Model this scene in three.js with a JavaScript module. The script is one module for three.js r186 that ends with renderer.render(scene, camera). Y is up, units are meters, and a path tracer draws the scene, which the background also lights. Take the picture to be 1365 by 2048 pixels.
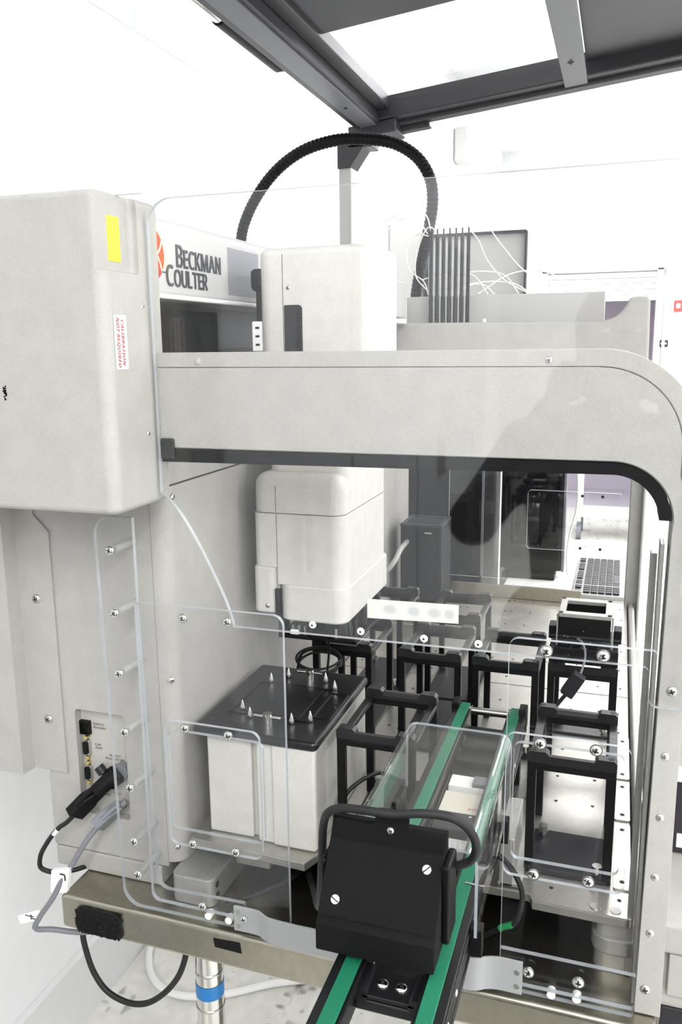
import * as THREE from 'three';
import { RoundedBoxGeometry } from 'three/addons/geometries/RoundedBoxGeometry.js';
import { RectAreaLightUniformsLib } from 'three/addons/lights/RectAreaLightUniformsLib.js';
import { MarchingCubes } from 'three/addons/objects/MarchingCubes.js';
import { mergeGeometries, mergeVertices, toCreasedNormals } from 'three/addons/utils/BufferGeometryUtils.js';
import { FontLoader } from 'three/addons/loaders/FontLoader.js';
import { TextGeometry } from 'three/addons/geometries/TextGeometry.js';
import { Brush, Evaluator, SUBTRACTION } from 'three-bvh-csg';

// ---------------------------------------------------------------- camera, light, exposure
const scene = new THREE.Scene();
const camera = new THREE.PerspectiveCamera(2 * Math.atan(1024 / 1665) * 180 / Math.PI, 1365 / 2048, 0.02, 60);
camera.position.set(0, 1.56, 0);
camera.rotation.order = 'YXZ';
camera.rotation.set(-0.1952, 0.3232, -0.0107);
scene.add(camera);
const renderer = new THREE.WebGLRenderer({ antialias: true });
renderer.toneMapping = THREE.LinearToneMapping;
renderer.toneMappingExposure = 1.0;
renderer.shadowMap.enabled = true;
scene.background = new THREE.Color(0x000000);
RectAreaLightUniformsLib.init();
const CEIL = 3.3, FARZ = -8.2, BACKZ = 6.6, RIGHTX = 3.2, LEFTX = -1.138;
const LAMP = 19.5;                                        // radiance of the ceiling panels
const LAMPS = [[0.3, 1.4], [1.5, 1.4], [0.3, 3.0], [1.5, 3.0], [2.7, 2.2], [0.6, 4.6], [1.7, 4.6], [2.7, -1.0], [2.7, -2.8], [1.3, -3.4], [0.1, -5.0], [1.8, -5.0], [0.06, -6.75], [1.9, -6.75]];

// ---------------------------------------------------------------- helpers
let seed = 20240611;
const rnd = () => { seed = (seed * 1664525 + 1013904223) >>> 0; return seed / 4294967296; };
const taken = {};
const numbered = n => { const k = (taken[n] = (taken[n] ?? -1) + 1); return k ? `${n}_${String(k).padStart(3, '0')}` : n; };
function tag(o, label, category, group, kind) {
  o.userData.label = label; if (category) o.userData.category = category;
  if (group) o.userData.group = group; if (kind) o.userData.kind = kind; return o;
}
function thing(name, label, category, pos = [0, 0, 0], group) {
  const g = new THREE.Group(); g.name = numbered(name); g.position.set(...pos); scene.add(g);
  return tag(g, label, category, group);
}
function add(parent, name, geo, mat, pos, rot) {
  const m = new THREE.Mesh(geo, mat); m.name = parent === scene ? numbered(name) : name;
  m.castShadow = m.receiveShadow = true;
  if (pos) m.position.set(...pos); if (rot) m.rotation.set(...rot);
  parent.add(m); return m;
}
function struct(name, geo, mat, pos, label) {
  const m = add(scene, name, geo, mat, pos); m.name = name; m.userData.kind = 'structure'; m.userData.label = label; m.userData.category = name.split('_')[0]; return m;
}
// planar uv in metres, by the way each face points
function uvm(g0) {
  const g = g0.index ? g0.toNonIndexed() : g0, p = g.attributes.position, n = g.attributes.normal, uv = new Float32Array(p.count * 2);
  for (let i = 0; i < p.count; i += 3) {
    let nx = 0, ny = 0, nz = 0;
    for (let k = 0; k < 3; k++) { nx += Math.abs(n.getX(i + k)); ny += Math.abs(n.getY(i + k)); nz += Math.abs(n.getZ(i + k)); }
    for (let k = 0; k < 3; k++) {
      const x = p.getX(i + k), y = p.getY(i + k), z = p.getZ(i + k);
      const [u, v] = ny >= nx && ny >= nz ? [x, z] : nx >= nz ? [z, y] : [x, y];
      uv[(i + k) * 2] = u; uv[(i + k) * 2 + 1] = v;
    }
  }
  g.setAttribute('uv', new THREE.BufferAttribute(uv, 2)); return g;
}
const tr = (g, x = 0, y = 0, z = 0) => g.translate(x, y, z);
const bx = (w, h, d, x = 0, y = 0, z = 0) => uvm(new THREE.BoxGeometry(w, h, d)).translate(x, y, z);
const rb = (w, h, d, r = 0.002, x = 0, y = 0, z = 0, s = 2) => uvm(new RoundedBoxGeometry(w, h, d, s, Math.min(r, w / 2.01, h / 2.01, d / 2.01))).translate(x, y, z);
const span = (x0, x1, y0, y1, z0, z1, r = 0.002, s = 2) => rb(x1 - x0, y1 - y0, z1 - z0, r, (x0 + x1) / 2, (y0 + y1) / 2, (z0 + z1) / 2, s);
const cyl = (r, h, seg = 20, r2 = r) => new THREE.CylinderGeometry(r2, r, h, seg);
const merge = list => mergeGeometries(list.map(g => { const q = g.index ? g.toNonIndexed() : g; for (const k of Object.keys(q.attributes)) if (!['position', 'normal', 'uv'].includes(k)) q.deleteAttribute(k); return q; }));
function tube(pts, r, seg = 60, rs = 10, closed = false) {
  return new THREE.TubeGeometry(new THREE.CatmullRomCurve3(pts.map(p => new THREE.Vector3(...p)), closed, 'centripetal'), seg, r, rs, closed);
}
function rr(x0, y0, x1, y1, r, S = THREE.Shape) {           // rounded rectangle, r one number or [bl, br, tr, tl]
  const [a, b, c, d] = Array.isArray(r) ? r : [r, r, r, r], s = new S(), H = Math.PI / 2;
  s.moveTo(x0 + a, y0); s.lineTo(x1 - b, y0); if (b) s.absarc(x1 - b, y0 + b, b, -H, 0); s.lineTo(x1, y1 - c); if (c) s.absarc(x1 - c, y1 - c, c, 0, H);
  s.lineTo(x0 + d, y1); if (d) s.absarc(x0 + d, y1 - d, d, H, 2 * H); s.lineTo(x0, y0 + a); if (a) s.absarc(x0 + a, y0 + a, a, 2 * H, 3 * H); return s;
}
const poly = pts => new THREE.Shape(pts.map(p => new THREE.Vector2(...p)));
const ext = (shape, depth, bevel = 0, cs = 12, bs = 2) => new THREE.ExtrudeGeometry(shape, { depth: depth - 2 * bevel, bevelEnabled: bevel > 0, bevelThickness: bevel, bevelSize: bevel, bevelOffset: -bevel, bevelSegments: bs, curveSegments: cs });
// extrude a shape drawn in (x, z) upward from y0 to y1
function up(shape, y0, y1, bevel = 0, cs = 12, bs = 2) { const g = ext(shape, y1 - y0, bevel, cs, bs); if (bevel) g.translate(0, 0, bevel); g.rotateX(-Math.PI / 2).translate(0, y0, 0); return uvm(g); }   // shape y = -z
const fz = (shape, z0, z1, bevel = 0, cs = 12) => { const g = ext(shape, z1 - z0, bevel, cs); g.translate(0, 0, z0 + bevel); return uvm(g); };

// ---------------------------------------------------------------- textures and materials
function lattice(n) { const a = new Float32Array(n * n); for (let i = 0; i < n * n; i++) a[i] = rnd(); return (x, y) => { const xi = Math.floor(x), yi = Math.floor(y), fx = x - xi, fy = y - yi, s = t => t * t * (3 - 2 * t), g = (i, j) => a[(((j % n) + n) % n) * n + (((i % n) + n) % n)]; const u = s(fx), v = s(fy); return (g(xi, yi) * (1 - u) + g(xi + 1, yi) * u) * (1 - v) + (g(xi, yi + 1) * (1 - u) + g(xi + 1, yi + 1) * u) * v; }; }
function noiseTex(N, f, repeat, color) {
  const d = new Uint8Array(N * N * 4);
  for (let y = 0; y < N; y++) for (let x = 0; x < N; x++) { const c = f(x / N, y / N, x, y); for (let k = 0; k < 3; k++) d[(y * N + x) * 4 + k] = Math.max(0, Math.min(255, 255 * (Array.isArray(c) ? c[k] : c))); d[(y * N + x) * 4 + 3] = 255; }
  const t = new THREE.DataTexture(d, N, N); t.wrapS = t.wrapT = THREE.RepeatWrapping; t.magFilter = THREE.LinearFilter; t.minFilter = THREE.LinearMipmapLinearFilter; t.generateMipmaps = true;
  if (color) t.colorSpace = THREE.SRGBColorSpace; t.repeat.set(repeat, repeat); t.needsUpdate = true; return t;
}
const l8 = lattice(8), l16 = lattice(16), l64 = lattice(64), l128 = lattice(128);
const speckT = noiseTex(512, (u, v) => 0.955 + 0.03 * (l128(u * 128, v * 128) - 0.5) + 0.03 * (l16(u * 16, v * 16) - 0.5) + 0.03 * (rnd() - 0.5), 4, true);
const peelT = noiseTex(512, (u, v) => 0.5 * l128(u * 128, v * 128) + 0.5 * l64(u * 64, v * 64), 8);
const brushT = noiseTex(512, (u, v) => 0.85 + 0.08 * (l128(u * 8, v * 128) - 0.5) + 0.12 * (l16(u * 16, v * 16) - 0.5), 2);
const steelT = noiseTex(512, (u, v) => { const m = 0.93 + 0.05 * (l8(u * 8, v * 8) - 0.5) + 0.05 * (l64(u * 64, v * 64) - 0.5); return [m, m, m * 0.985]; }, 2.2, true);
const floorT = noiseTex(1024, (u, v) => {
  let m = 0.9 + 0.05 * (l8(u * 8, v * 8) - 0.5) + 0.06 * (l64(u * 64, v * 64) - 0.5);
  const st = l16(u * 16 + 3, v * 16) * l64(u * 64, v * 64 + 9); if (st > 0.56) m -= (st - 0.56) * 1.1;
  const ch = l128(u * 128, v * 128); if (ch > 0.965) m -= 0.22; return [m, m * 0.995, m * 0.975];
}, 0.8, true);
const wallT = noiseTex(256, (u, v) => 0.97 + 0.02 * (l8(u * 8, v * 8) - 0.5) + 0.015 * (l64(u * 64, v * 64) - 0.5), 0.7, true);
const std = o => new THREE.MeshStandardMaterial(o), phy = o => new THREE.MeshPhysicalMaterial(o);
const M = {
  wall: std({ color: 0xf5f6f7, roughness: 0.75, map: wallT }),
  ceil: std({ color: 0xf2f3f4, roughness: 0.9 }),
  floor: std({ color: 0xfbfbf8, roughness: 0.55, map: floorT }),
  base: std({ color: 0xe2e2e2, roughness: 0.6, map: wallT }),
  paint: std({ color: 0xb1afa9, roughness: 0.52, map: speckT, bumpMap: peelT, bumpScale: 0.00012 }),
  shell: std({ color: 0xd6d4cc, roughness: 0.5, map: speckT, bumpMap: peelT, bumpScale: 0.0001 }),
  paintPlain: std({ color: 0xb4b1aa, roughness: 0.5 }),
  signWhite: std({ color: 0xc8c7c4, roughness: 0.4 }),
  steel: std({ color: 0xbab5a8, metalness: 1, roughness: 0.36, roughnessMap: brushT, map: steelT }),
  deck: std({ color: 0xc4c1bc, metalness: 0.85, roughness: 0.42, roughnessMap: brushT, map: steelT }),
  chrome: std({ color: 0xd9d8d4, metalness: 1, roughness: 0.16 }),
  zinc: std({ color: 0xc6c6c0, metalness: 1, roughness: 0.28 }),
  screwDark: std({ color: 0x1b1a18, roughness: 0.6 }),
  brass: std({ color: 0xcfc28e, metalness: 1, roughness: 0.3 }),
  alu: std({ color: 0xbbbab7, metalness: 0.6, roughness: 0.45, map: steelT }),
  black: phy({ color: 0x0b0b0c, specularIntensity: 0.4, roughness: 0.45 }),
  blackMatt: phy({ color: 0x0b0b0b, specularIntensity: 0.45, roughness: 0.8, bumpMap: peelT, bumpScale: 0.0001 }),
  blackAno: std({ color: 0x131315, roughness: 0.4 }),
  charcoal: phy({ color: 0x26262a, specularIntensity: 0.6, roughness: 0.4 }),
  lid: std({ color: 0x121214, roughness: 0.3 }),
  rubber: std({ color: 0x101011, roughness: 0.6 }),
  fuzz: std({ color: 0x0c0c0c, roughness: 1 }),
  hood: std({ color: 0x2c2c30, roughness: 0.42 }),
  hoodStrip: std({ color: 0x6b6c70, roughness: 0.42, metalness: 0.4 }),
  greyPlastic: std({ color: 0x75777c, roughness: 0.5 }),
  greyPanel: std({ color: 0xb6b5b2, roughness: 0.6 }),
  signGrey: std({ color: 0xa9abb0, roughness: 0.45 }),
  belt: std({ color: 0x0f6f50, roughness: 0.6, bumpMap: peelT, bumpScale: 0.0002 }),
  white: std({ color: 0xf3f3f0, roughness: 0.5 }),
  nylon: phy({ color: 0xf2f1ea, roughness: 0.45 }),
  yellow: std({ color: 0xf7ee2a, roughness: 0.4 }),
  blue: std({ color: 0x1d74b4, roughness: 0.4 }),
  red: std({ color: 0xd8332c, roughness: 0.45 }),
  green: std({ color: 0x1f9a55, roughness: 0.4 }),
  dark: phy({ color: 0x161618, specularIntensity: 0.3, roughness: 0.5 }),
  darkRoom: std({ color: 0xd8d2dc, roughness: 0.9 }),
  binder: std({ color: 0x2b232c, roughness: 0.3 }),
  basePlate: std({ color: 0x19191d, roughness: 0.38 }),
  standoff: phy({ color: 0xd2d2ce, roughness: 0.45, transmission: 0.5, thickness: 0 }),
  letter: std({ color: 0x505256, roughness: 0.35, metalness: 0.4 }),
  wallBehind: std({ color: 0xd6d7d9, roughness: 0.75, map: wallT }),
  cabinetGrey: std({ color: 0xa9abad, roughness: 0.6 }),
  tan: std({ color: 0xd8d4c4, roughness: 0.55 }),
  cloth: std({ color: 0x17181c, roughness: 0.95 }),
  skin: std({ color: 0x6e4a3a, roughness: 0.6 }),
  hair: std({ color: 0x1a1310, roughness: 0.7 }),
  clear: phy({ color: 0xffffff, roughness: 0.03, transmission: 1, thickness: 0, ior: 1.49 }),
  clearEdge: phy({ color: 0xc9ced2, roughness: 0.35, transmission: 0.5, thickness: 0, ior: 1.49 }),
  frosted: phy({ color: 0xa3a5a4, roughness: 0.5, transmission: 0.12, thickness: 0 }),
  lens: phy({ color: 0x05060a, roughness: 0.05 }),
  lamp: std({ color: 0xffffff, emissive: 0xffffff, emissiveIntensity: 1.6, roughness: 0.6 }),
};
function canvasTex(w, h, draw) {
  const c = document.createElement('canvas'); c.width = w; c.height = h; draw(c.getContext('2d'), w, h);
  const t = new THREE.CanvasTexture(c); t.colorSpace = THREE.SRGBColorSpace; t.anisotropy = 8; return t;
}
const printMat = (w, h, draw, o = {}) => std({ map: canvasTex(w, h, draw), roughness: 0.5, ...o });
// screw heads, facing +z
const headGeo = new THREE.SphereGeometry(1, 18, 8, 0, Math.PI * 2, 0, Math.PI / 2).scale(1, 0.55, 1).rotateX(Math.PI / 2);
const crossGeo = merge([bx(1.05, 0.2, 0.12), bx(0.2, 1.05, 0.12)]);
const dotGeo = cyl(0.32, 0.1, 6).rotateX(Math.PI / 2);
const slotGeo = bx(2.0, 0.26, 0.12);
function screw(parent, x, y, z, r, { mat = M.chrome, rot = [0, 0, 0], kind = 'cross', name = 'screw', turn = 0.3, washer } = {}) {
  const s = add(parent, name, headGeo.clone().scale(r, r, r), mat, [x, y, z], rot);
  if (kind) { const k = add(s, 'recess', (kind === 'slot' ? slotGeo : kind === 'dot' ? dotGeo : crossGeo).clone().scale(r, r, r), M.screwDark, [0, 0, r * (kind === 'slot' ? 0.5 : 0.52)], [0, 0, turn]); k.castShadow = false; }
  if (washer) add(s, 'washer', new THREE.CylinderGeometry(washer, washer, 0.0012, 24).rotateX(Math.PI / 2), M.zinc, [0, 0, 0]);
  return s;
}

// ================================================================ ROOM
const T = 0.12, RW = RIGHTX - LEFTX, RD = BACKZ - FARZ, MX = (RIGHTX + LEFTX) / 2, MZ = (BACKZ + FARZ) / 2;
struct('floor', bx(RW + 2 * T, T, RD + 2 * T, MX, -T / 2, MZ), M.floor, null, 'pale painted floor with scuffs and dirt specks');
struct('ceiling', bx(RW + 2 * T, T, RD + 2 * T, MX, CEIL + T / 2, MZ), M.ceil, null, 'white ceiling with light panels');
struct('wall_left', bx(T, CEIL, RD, LEFTX - T / 2, CEIL / 2, MZ), M.wall, null, 'white painted wall behind the machine');
struct('wall_right', bx(T, CEIL, RD, RIGHTX + T / 2, CEIL / 2, MZ), M.wall, null, 'white painted side wall');
struct('wall_front', bx(RW, CEIL, T, MX, CEIL / 2, BACKZ + T / 2), M.wallBehind, null, 'light grey painted wall at the photographer\'s back');
{ // far wall with a doorway
  const D0 = -0.705, D1 = 0.273, DT = 2.22;
  struct('wall_back', merge([bx(D0 - LEFTX, CEIL, T, (D0 + LEFTX) / 2, CEIL / 2, FARZ - T / 2), bx(RIGHTX - D1, CEIL, T, (RIGHTX + D1) / 2, CEIL / 2, FARZ - T / 2), bx(D1 - D0, CEIL - DT, T, (D0 + D1) / 2, (CEIL + DT) / 2, FARZ - T / 2)]), M.wall, null, 'white far wall with a doorway');
  const d = thing('door_1', 'far doorway with a half rolled cream shutter above a dim passage', 'door', [0, 0, FARZ]); d.userData.kind = 'structure';
  add(d, 'frame', merge([bx(0.05, DT, 0.16, D0 - 0.01, DT / 2, 0), bx(0.05, DT, 0.16, D1 + 0.01, DT / 2, 0), bx(D1 - D0 + 0.1, 0.05, 0.16, (D0 + D1) / 2, DT + 0.01, 0)]), M.base);
  for (let k = 0; k < 5; k++) add(d, 'shutter_slat', rb(D1 - D0 - 0.02, 0.048, 0.02, 0.006, (D0 + D1) / 2, DT - 0.045 - k * 0.051, -0.02), M.white);
  add(d, 'passage', merge([bx(0.04, DT, 1.2, D0 - 0.02, DT / 2, -0.75), bx(0.04, DT, 1.2, D1 + 0.02, DT / 2, -0.75), bx(D1 - D0, DT, 0.04, (D0 + D1) / 2, DT / 2, -1.35), bx(D1 - D0, 0.04, 1.2, (D0 + D1) / 2, DT + 0.02, -0.75), bx(D1 - D0, 0.04, 1.24, (D0 + D1) / 2, -0.02, -0.75)]), M.darkRoom);
}
struct('baseboard_left', fz(poly([[LEFTX, 0], [LEFTX + 0.012, 0], [LEFTX + 0.012, 0.172], [LEFTX + 0.004, 0.182], [LEFTX, 0.182]]), FARZ, BACKZ), M.base, null, 'tall grey painted baseboard along the wall');
struct('trim_1', bx(0.003, 0.005, RD, LEFTX + 0.0015, 2.303, MZ), M.wall, null, 'thin joint strip along the upper wall');
LAMPS.forEach(([x, z]) => {
  const g = thing('ceiling_light', 'square white flush light panel in the ceiling', 'light', [x, CEIL, z], 'ceiling light panels');
  add(g, 'frame', merge([bx(0.04, 0.03, 1.24, -0.32, -0.015, 0), bx(0.04, 0.03, 1.24, 0.32, -0.015, 0), bx(0.6, 0.03, 0.04, 0, -0.015, 0.6), bx(0.6, 0.03, 0.04, 0, -0.015, -0.6)]), M.white);
  add(g, 'diffuser', bx(0.6, 0.012, 1.16, 0, -0.008, 0), M.lamp);
  const L = new THREE.RectAreaLight(0xfcfcff, LAMP, 0.58, 1.14); L.position.set(0, -0.032, 0); L.rotation.x = -Math.PI / 2; g.add(L); L.name = 'panel_light';
});

// ================================================================ TABLE
{
  const t = thing('work_table', 'stainless steel work table with rounded lip under the lab machine', 'table', [0, 0, 0]);
  const x0 = -0.702, x1 = 0.075, z0 = -2.3, z1 = -0.85;
  add(t, 'table_top', span(x0, x1, 0.77, 0.82, z0, z1, 0.006, 3), M.steel);
  for (const [x, z] of [[-0.502, -0.9], [0.03, -0.95], [-0.65, -2.24], [0.03, -2.24]]) {
    const leg = add(t, 'leg', merge([cyl(0.0193, 0.73, 28).translate(0, 0.385, 0), cyl(0.021, 0.05, 28).translate(0, 0.745, 0), cyl(0.024, 0.03, 20).translate(0, 0.015, 0)]), M.chrome, [x, 0, z]);
    if (z === -0.9) { tag(add(leg, 'tape_band', new THREE.CylinderGeometry(0.0198, 0.0198, 0.021, 28, 1, true), M.blue, [0, 0.6885, 0]), 'blue tape wrapped around the leg'); add(leg, 'ring', cyl(0.0202, 0.003, 28), M.zinc, [0, 0.7155, 0]); add(leg, 'ring', cyl(0.0202, 0.003, 28), M.zinc, [0, 0.66, 0]); }
  }
  // fuzzy black patch and small tape on the front lip
  const sh = new THREE.Shape(); const N = 46;
  for (let i = 0; i < N; i++) { const a = i / N * Math.PI * 2, c = Math.cos(a), s = Math.sin(a), q = Math.pow(Math.pow(Math.abs(c), 5) + Math.pow(Math.abs(s), 5), -0.2), j = 1 + 0.12 * (rnd() - 0.5); sh[i ? 'lineTo' : 'moveTo'](-0.64 + 0.036 * c * q * j, 0.792 + 0.0195 * s * q * j); }
  const fg = [ext(sh, 0.003).translate(0, 0, -0.85)];
  for (let i = 0; i < 900; i++) { const x = -0.64 + 0.068 * (rnd() - 0.5), y = 0.792 + 0.036 * (rnd() - 0.5); fg.push(new THREE.TetrahedronGeometry(0.0016 + rnd() * 0.0012).rotateX(rnd() * 6).rotateY(rnd() * 6).translate(x, y, -0.8468 + rnd() * 0.0012)); }
  tag(add(t, 'fuzzy_patch', merge(fg), M.fuzz), 'black fuzzy fastener patch on the table corner');
  tag(add(t, 'tape_scrap', fz(poly([[-0.464, 0.797], [-0.426, 0.796], [-0.428, 0.811], [-0.466, 0.809]]), -0.8505, -0.8493), M.blackMatt), 'small strip of dark tape on the table edge');
}

// ================================================================ LIQUID HANDLER FRAME
const mach = thing('liquid_handler', 'large grey laboratory liquid handling machine on the steel table', 'machine');
{ // tower and back wall
  const s = new THREE.Shape(); s.moveTo(-0.75, 2.2); s.lineTo(-0.54, 2.2); s.lineTo(-0.54, 0.931); s.absarc(-0.562, 0.931, 0.022, 0, -Math.PI / 2, true); s.lineTo(-0.562, 0.923); s.lineTo(-0.75, 0.923); s.closePath();
  const wall = add(mach, 'rear_housing', up(s, 0.862, 1.388, 0, 16), M.paint);
  add(mach, 'rear_top_rail', up((() => { const q = new THREE.Shape(); q.moveTo(-0.75, 2.2); q.lineTo(-0.54, 2.2); q.lineTo(-0.54, 0.931); q.absarc(-0.562, 0.931, 0.022, 0, -Math.PI / 2, true); q.lineTo(-0.75, 0.909); q.closePath(); return q; })(), 1.3905, 1.42, 0.0005, 16), M.paint);
  const f = rr(-0.75, 0.8545, -0.5625, 1.388, 0.001); f.holes.push(rr(-0.699, 0.914, -0.6195, 1.071, 0.006, THREE.Path));
  add(mach, 'side_plate', fz(f, -0.923, -0.909), M.paint);
  add(mach, 'plinth', span(-0.75, -0.575, 0.8205, 0.8515, -2.15, -0.9095, 0.003), M.paint);
  screw(wall, -0.5465, 1.129, -0.9145, 0.0042, { rot: [0, 0.8, 0] }); screw(wall, -0.54, 1.374, -0.93, 0.0045, { rot: [0, Math.PI / 2, 0] });
  screw(wall, -0.549, 0.885, -0.912, 0.0042, { rot: [0, 0.6, 0] });
  // connector recess
  const cp = add(mach, 'connector_panel', uvm(new THREE.PlaneGeometry(0.08, 0.158)), printMat(512, 1024, (c, w, h) => {
    c.fillStyle = '#b5b2ab'; c.fillRect(0, 0, w, h); c.fillStyle = '#26262a'; c.font = 'bold 30px sans-serif'; c.textAlign = 'left';
    const X = x => (x + 0.699) / 0.08 * w, Y = y => (1.071 - y) / 0.158 * h;
    const t = (a, x, y) => a.split('|').forEach((q, i) => c.fillText(q, X(x), Y(y) + i * 34));
    t('SERVICE|PENDANT', -0.6805, 1.043); t('CAN|PORT', -0.679, 1.012); t('CAN|PORT', -0.672, 0.942); t('HOST', -0.653, 0.941);
    c.textAlign = 'center'; t('AIR OUT|40 psi/275 kPa', -0.6475, 0.999);
  }), [-0.659, 0.9925, -0.9225]);
  { const uv = cp.geometry.attributes.uv; for (let i = 0; i < uv.count; i++) { uv.setXY(i, (cp.geometry.attributes.position.getX(i) + 0.04) / 0.08, (cp.geometry.attributes.position.getY(i) + 0.079) / 0.158); } }
  const jack = add(cp, 'phone_jack', merge([bx(0.016, 0.002, 0.006, 0, 0.009, 0), bx(0.016, 0.002, 0.006, 0, -0.009, 0), bx(0.002, 0.016, 0.006, -0.007, 0, 0), bx(0.002, 0.016, 0.006, 0.007, 0, 0), bx(0.014, 0.016, 0.001, 0, 0, 0)]), M.black, [-0.032, 0.047, 0.003]);
  for (const y of [0.017, -0.0215]) {
    const d = add(cp, 'serial_socket', ext(rr(-0.0055, -0.0115, 0.0055, 0.0115, 0.003), 0.006, 0.0008), M.zinc, [-0.0315, y, 0.0005]);
    add(d, 'pin_field', ext(rr(-0.004, -0.0095, 0.004, 0.0095, 0.003), 0.002), M.black, [0, 0, 0.0052]);
    for (const s of [1, -1]) add(d, 'jack_screw', merge([new THREE.CylinderGeometry(0.0032, 0.0032, 0.006, 6).rotateX(Math.PI / 2), cyl(0.0016, 0.009, 10).rotateX(Math.PI / 2)]), M.brass, [0.0005, s * 0.0152, 0.003]);
  }
  // folded sheet bracket on the outer side
  const b = add(mach, 'channel_bracket', up(poly([[-0.717, 0.9085], [-0.717, 0.906], [-0.7715, 0.906], [-0.7745, 0.884], [-0.815, 0.884], [-0.815, 0.8865], [-0.777, 0.8865], [-0.774, 0.9085]].map(([x, z]) => [x, z])), 0.972, 1.322), M.paint);
  add(b, 'upper_end', merge([fz(poly([[-0.7715, 1.322], [-0.717, 1.322], [-0.74, 1.345], [-0.74, 1.40], [-0.7715, 1.40]]), -0.9085, -0.906), up(poly([[-0.7715, 0.9085], [-0.7715, 0.906], [-0.7745, 0.884], [-0.815, 0.884], [-0.815, 0.8865], [-0.777, 0.8865], [-0.774, 0.9085]]), 1.322, 1.40)]), M.paint);
  screw(b, -0.7445, 1.227, -0.906, 0.0068, { mat: M.zinc }); screw(b, -0.7413, 1.051, -0.906, 0.0068, { mat: M.zinc, turn: 0.9 });
}
{ // drive cover on the near end, with a scooped corner for the yellow window
  const X1 = -0.5172, prof = (x1, z1, r, notch) => { const s = new THREE.Shape(); s.moveTo(-0.8, 0.885); s.lineTo(x1, 0.885); if (notch) { s.lineTo(x1, 0.8445); s.lineTo(x1 - 0.0085, 0.842); s.lineTo(x1 - 0.0085, z1 + r); s.absarc(x1 - 0.0085 - r, z1 + r, r, 0, -Math.PI / 2, true); } else { s.lineTo(x1, z1 + r); s.absarc(x1 - r, z1 + r, r, 0, -Math.PI / 2, true); } s.lineTo(-0.8, z1); s.closePath(); return s; };
  const whole = new Brush(up(prof(X1, 0.772, 0.014), 1.3806, 1.723, 0.007, 12, 4)), scoop = new Brush(rb(0.04, 0.14, 0.14, 0.006, X1 - 0.0095 + 0.02, 1.6415 + 0.07, -0.8435 + 0.07, 3));
  whole.updateMatrixWorld(); scoop.updateMatrixWorld();
  const ev = new Evaluator(); ev.useGroups = false; ev.attributes = ['position', 'normal', 'uv'];
  const c = add(mach, 'drive_cover', ev.evaluate(whole, scoop, SUBTRACTION).geometry, M.paint);
  tag(c, 'grey moulded drive cover with a yellow window');
  tag(add(c, 'yellow_window', rb(0.0012, 0.047, 0.0225, 0.0004, X1 - 0.0093, 1.677, -0.8105), M.yellow), 'yellow window strip');
  const st = add(c, 'calibration_sticker', uvm(new THREE.PlaneGeometry(0.0245, 0.058)), printMat(430, 1024, (g, w, h) => {
    g.fillStyle = '#d4d3d1'; g.fillRect(0, 0, w, h); g.save(); g.translate(w / 2, h / 2); g.rotate(Math.PI / 2); g.fillStyle = '#a01722'; g.textAlign = 'center'; g.font = 'italic bold 132px sans-serif'; g.fillText('CALIBRATION', 0, -26, 900); g.fillText('NOT REQUIRED', 0, 124, 940); g.font = '22px sans-serif'; g.fillText('FORM 1026', -330, 190); g.restore();
  }), [X1 + 0.0004, 1.568, -0.7985], [0, Math.PI / 2, 0]);
  { const a = st.geometry.attributes; for (let i = 0; i < a.uv.count; i++) a.uv.setXY(i, (a.position.getX(i) + 0.01225) / 0.0245, (a.position.getY(i) + 0.029) / 0.058); }
  const sc = []; for (let i = 0; i < 26; i++) { const y = 1.523 - 0.018 * rnd(), x = -0.6535 + 0.004 * (rnd() - 0.5) + (1.514 - y) * 0.1; sc.push(bx(0.0012 + 0.0016 * rnd(), 0.0008 + 0.0016 * rnd(), 0.0003, x, y, -0.7719)); }
  tag(add(c, 'scuff_mark', merge(sc), M.charcoal), 'dark scuff on the cover face').userData.kind = 'stuff';
  tag(st, 'white sticker with red calibration wording');
  screw(c, X1 - 0.0006, 1.608, -0.847, 0.003, { rot: [0, Math.PI / 2, 0] }); screw(c, X1 - 0.0006, 1.4645, -0.845, 0.003, { rot: [0, Math.PI / 2, 0] });
}
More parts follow.
